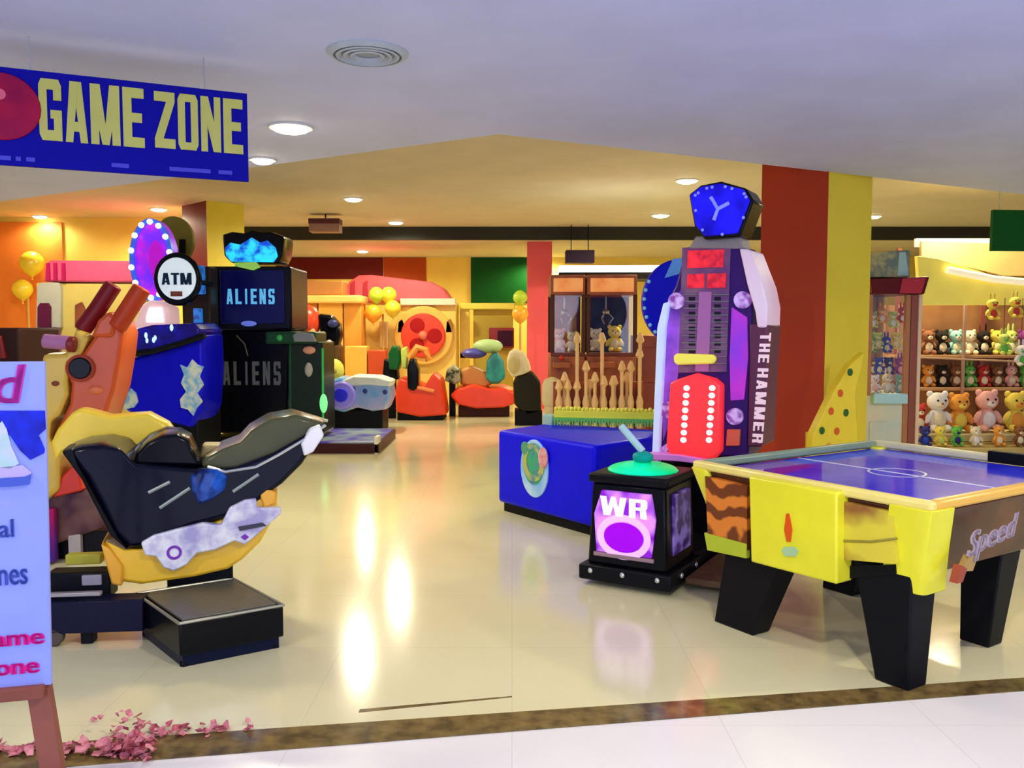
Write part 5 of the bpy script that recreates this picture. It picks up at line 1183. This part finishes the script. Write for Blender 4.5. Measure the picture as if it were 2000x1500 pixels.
low = [(1806, NVP, BLP, 'navy'), (1836, YLP, LMP, 'lemon'), (1868, GRP, NVP, 'dark green'), (1905, CRM, WHP, 'cream'), (1950, ORP, CRM, 'orange'), (1990, BRP, CRM, 'brown')]
low_y = YS - .16
M().box((WS / 2, -.18, .05), (WS, .34, .10)).out('front_step', mat('ochre_front_step', (.55, .42, .14), .5), t.o, bevel=.01)
for px, a_, b_, n_ in low:
    p_ = atY(px, 850, low_y); plush('plush_toy', 'small ' + n_ + ' plush on the lowest front step of the toy stall', (p_.x, p_.y, .105), .25, a_, b_, group=grp)
mid = [(1812, ORP, 'orange', 'round'), (1826, BKP, 'black', 'round'), (1850, BRP, 'brown', 'long'), (1875, GRP, 'bright green', 'long'), (1902, RDP, 'maroon', 'round'), (1930, BRP, 'dark brown', 'round'), (1955, PKP, 'pale pink', 'long'), (1985, GRP, 'green', 'round')]
for k_, (px, a_, n_, e_) in enumerate(mid):
    px = 1812 + k_ * 27
    p_ = atY(px, 730, YS + .86); plush('plush_toy', n_ + ' plush on the middle shelf of the toy stall', (p_.x, p_.y, zs2 + .02), .30, a_, CRM, ears=e_, group=grp)
hi = [(1808, BRP, 'brown', 'round'), (1832, BKP, 'charcoal', 'round'), (1858, MNP, 'mint', 'round'), (1886, CRM, 'cream', 'round'), (1912, BKP, 'black long eared', 'long'), (1940, YLP, 'yellow', 'round'), (1965, LMP, 'lime', 'long'), (1990, PUP, 'purple', 'round')]
for k_, (px, a_, n_, e_) in enumerate(hi):
    px = 1812 + k_ * 27
    p_ = atY(px, 660, YS + .86); plush('plush_toy', n_ + ' plush on the top shelf of the toy stall', (p_.x, p_.y, zs3 + .02), .34, a_, CRM, ears=e_, group=grp)
# hanging yellow toys at the right edge
for i, (px, py, a_, n_) in enumerate(((1938, 600, YLP, 'yellow'), (1982, 596, YLP, 'golden yellow'), (1960, 668, LMP, 'lime and white'), (1994, 690, WHP, 'white and green'))):
    p_ = atY(px, py, YS - .05)
    tt = plush('hanging_toy', n_ + ' long soft toy hanging from the stall canopy at the right edge', (p_.x, p_.y, p_.z - .15), .27, a_, GRP if i > 1 else RDP, ears='long', group='soft toys hanging from the stall canopy')
    M().tube([(0, 0, .25), (0, 0, zc + .06 - (p_.z - .15))], .005, 6).out('cord', BROWN, tt.o)

cols = [(PKP, 'pink'), (CRM, 'cream'), (WHP, 'white'), (YLP, 'yellow')]
for k_, ((tt_, W__, zb__, z1__), fx_, h_) in enumerate(CRANE_PLUSH):
    o_ = tt_.o.location
    plush('plush_toy', cols[k_][1] + ' plush inside the ' + ('left' if k_ < 2 else 'right') + ' brown crane machine', (o_.x + W__ * fx_, o_.y + (.32 if k_ % 2 else .5), zb__ + .022), h_, cols[k_][0], CRM if k_ != 1 else WHP, group='plush toys in the brown crane machines')
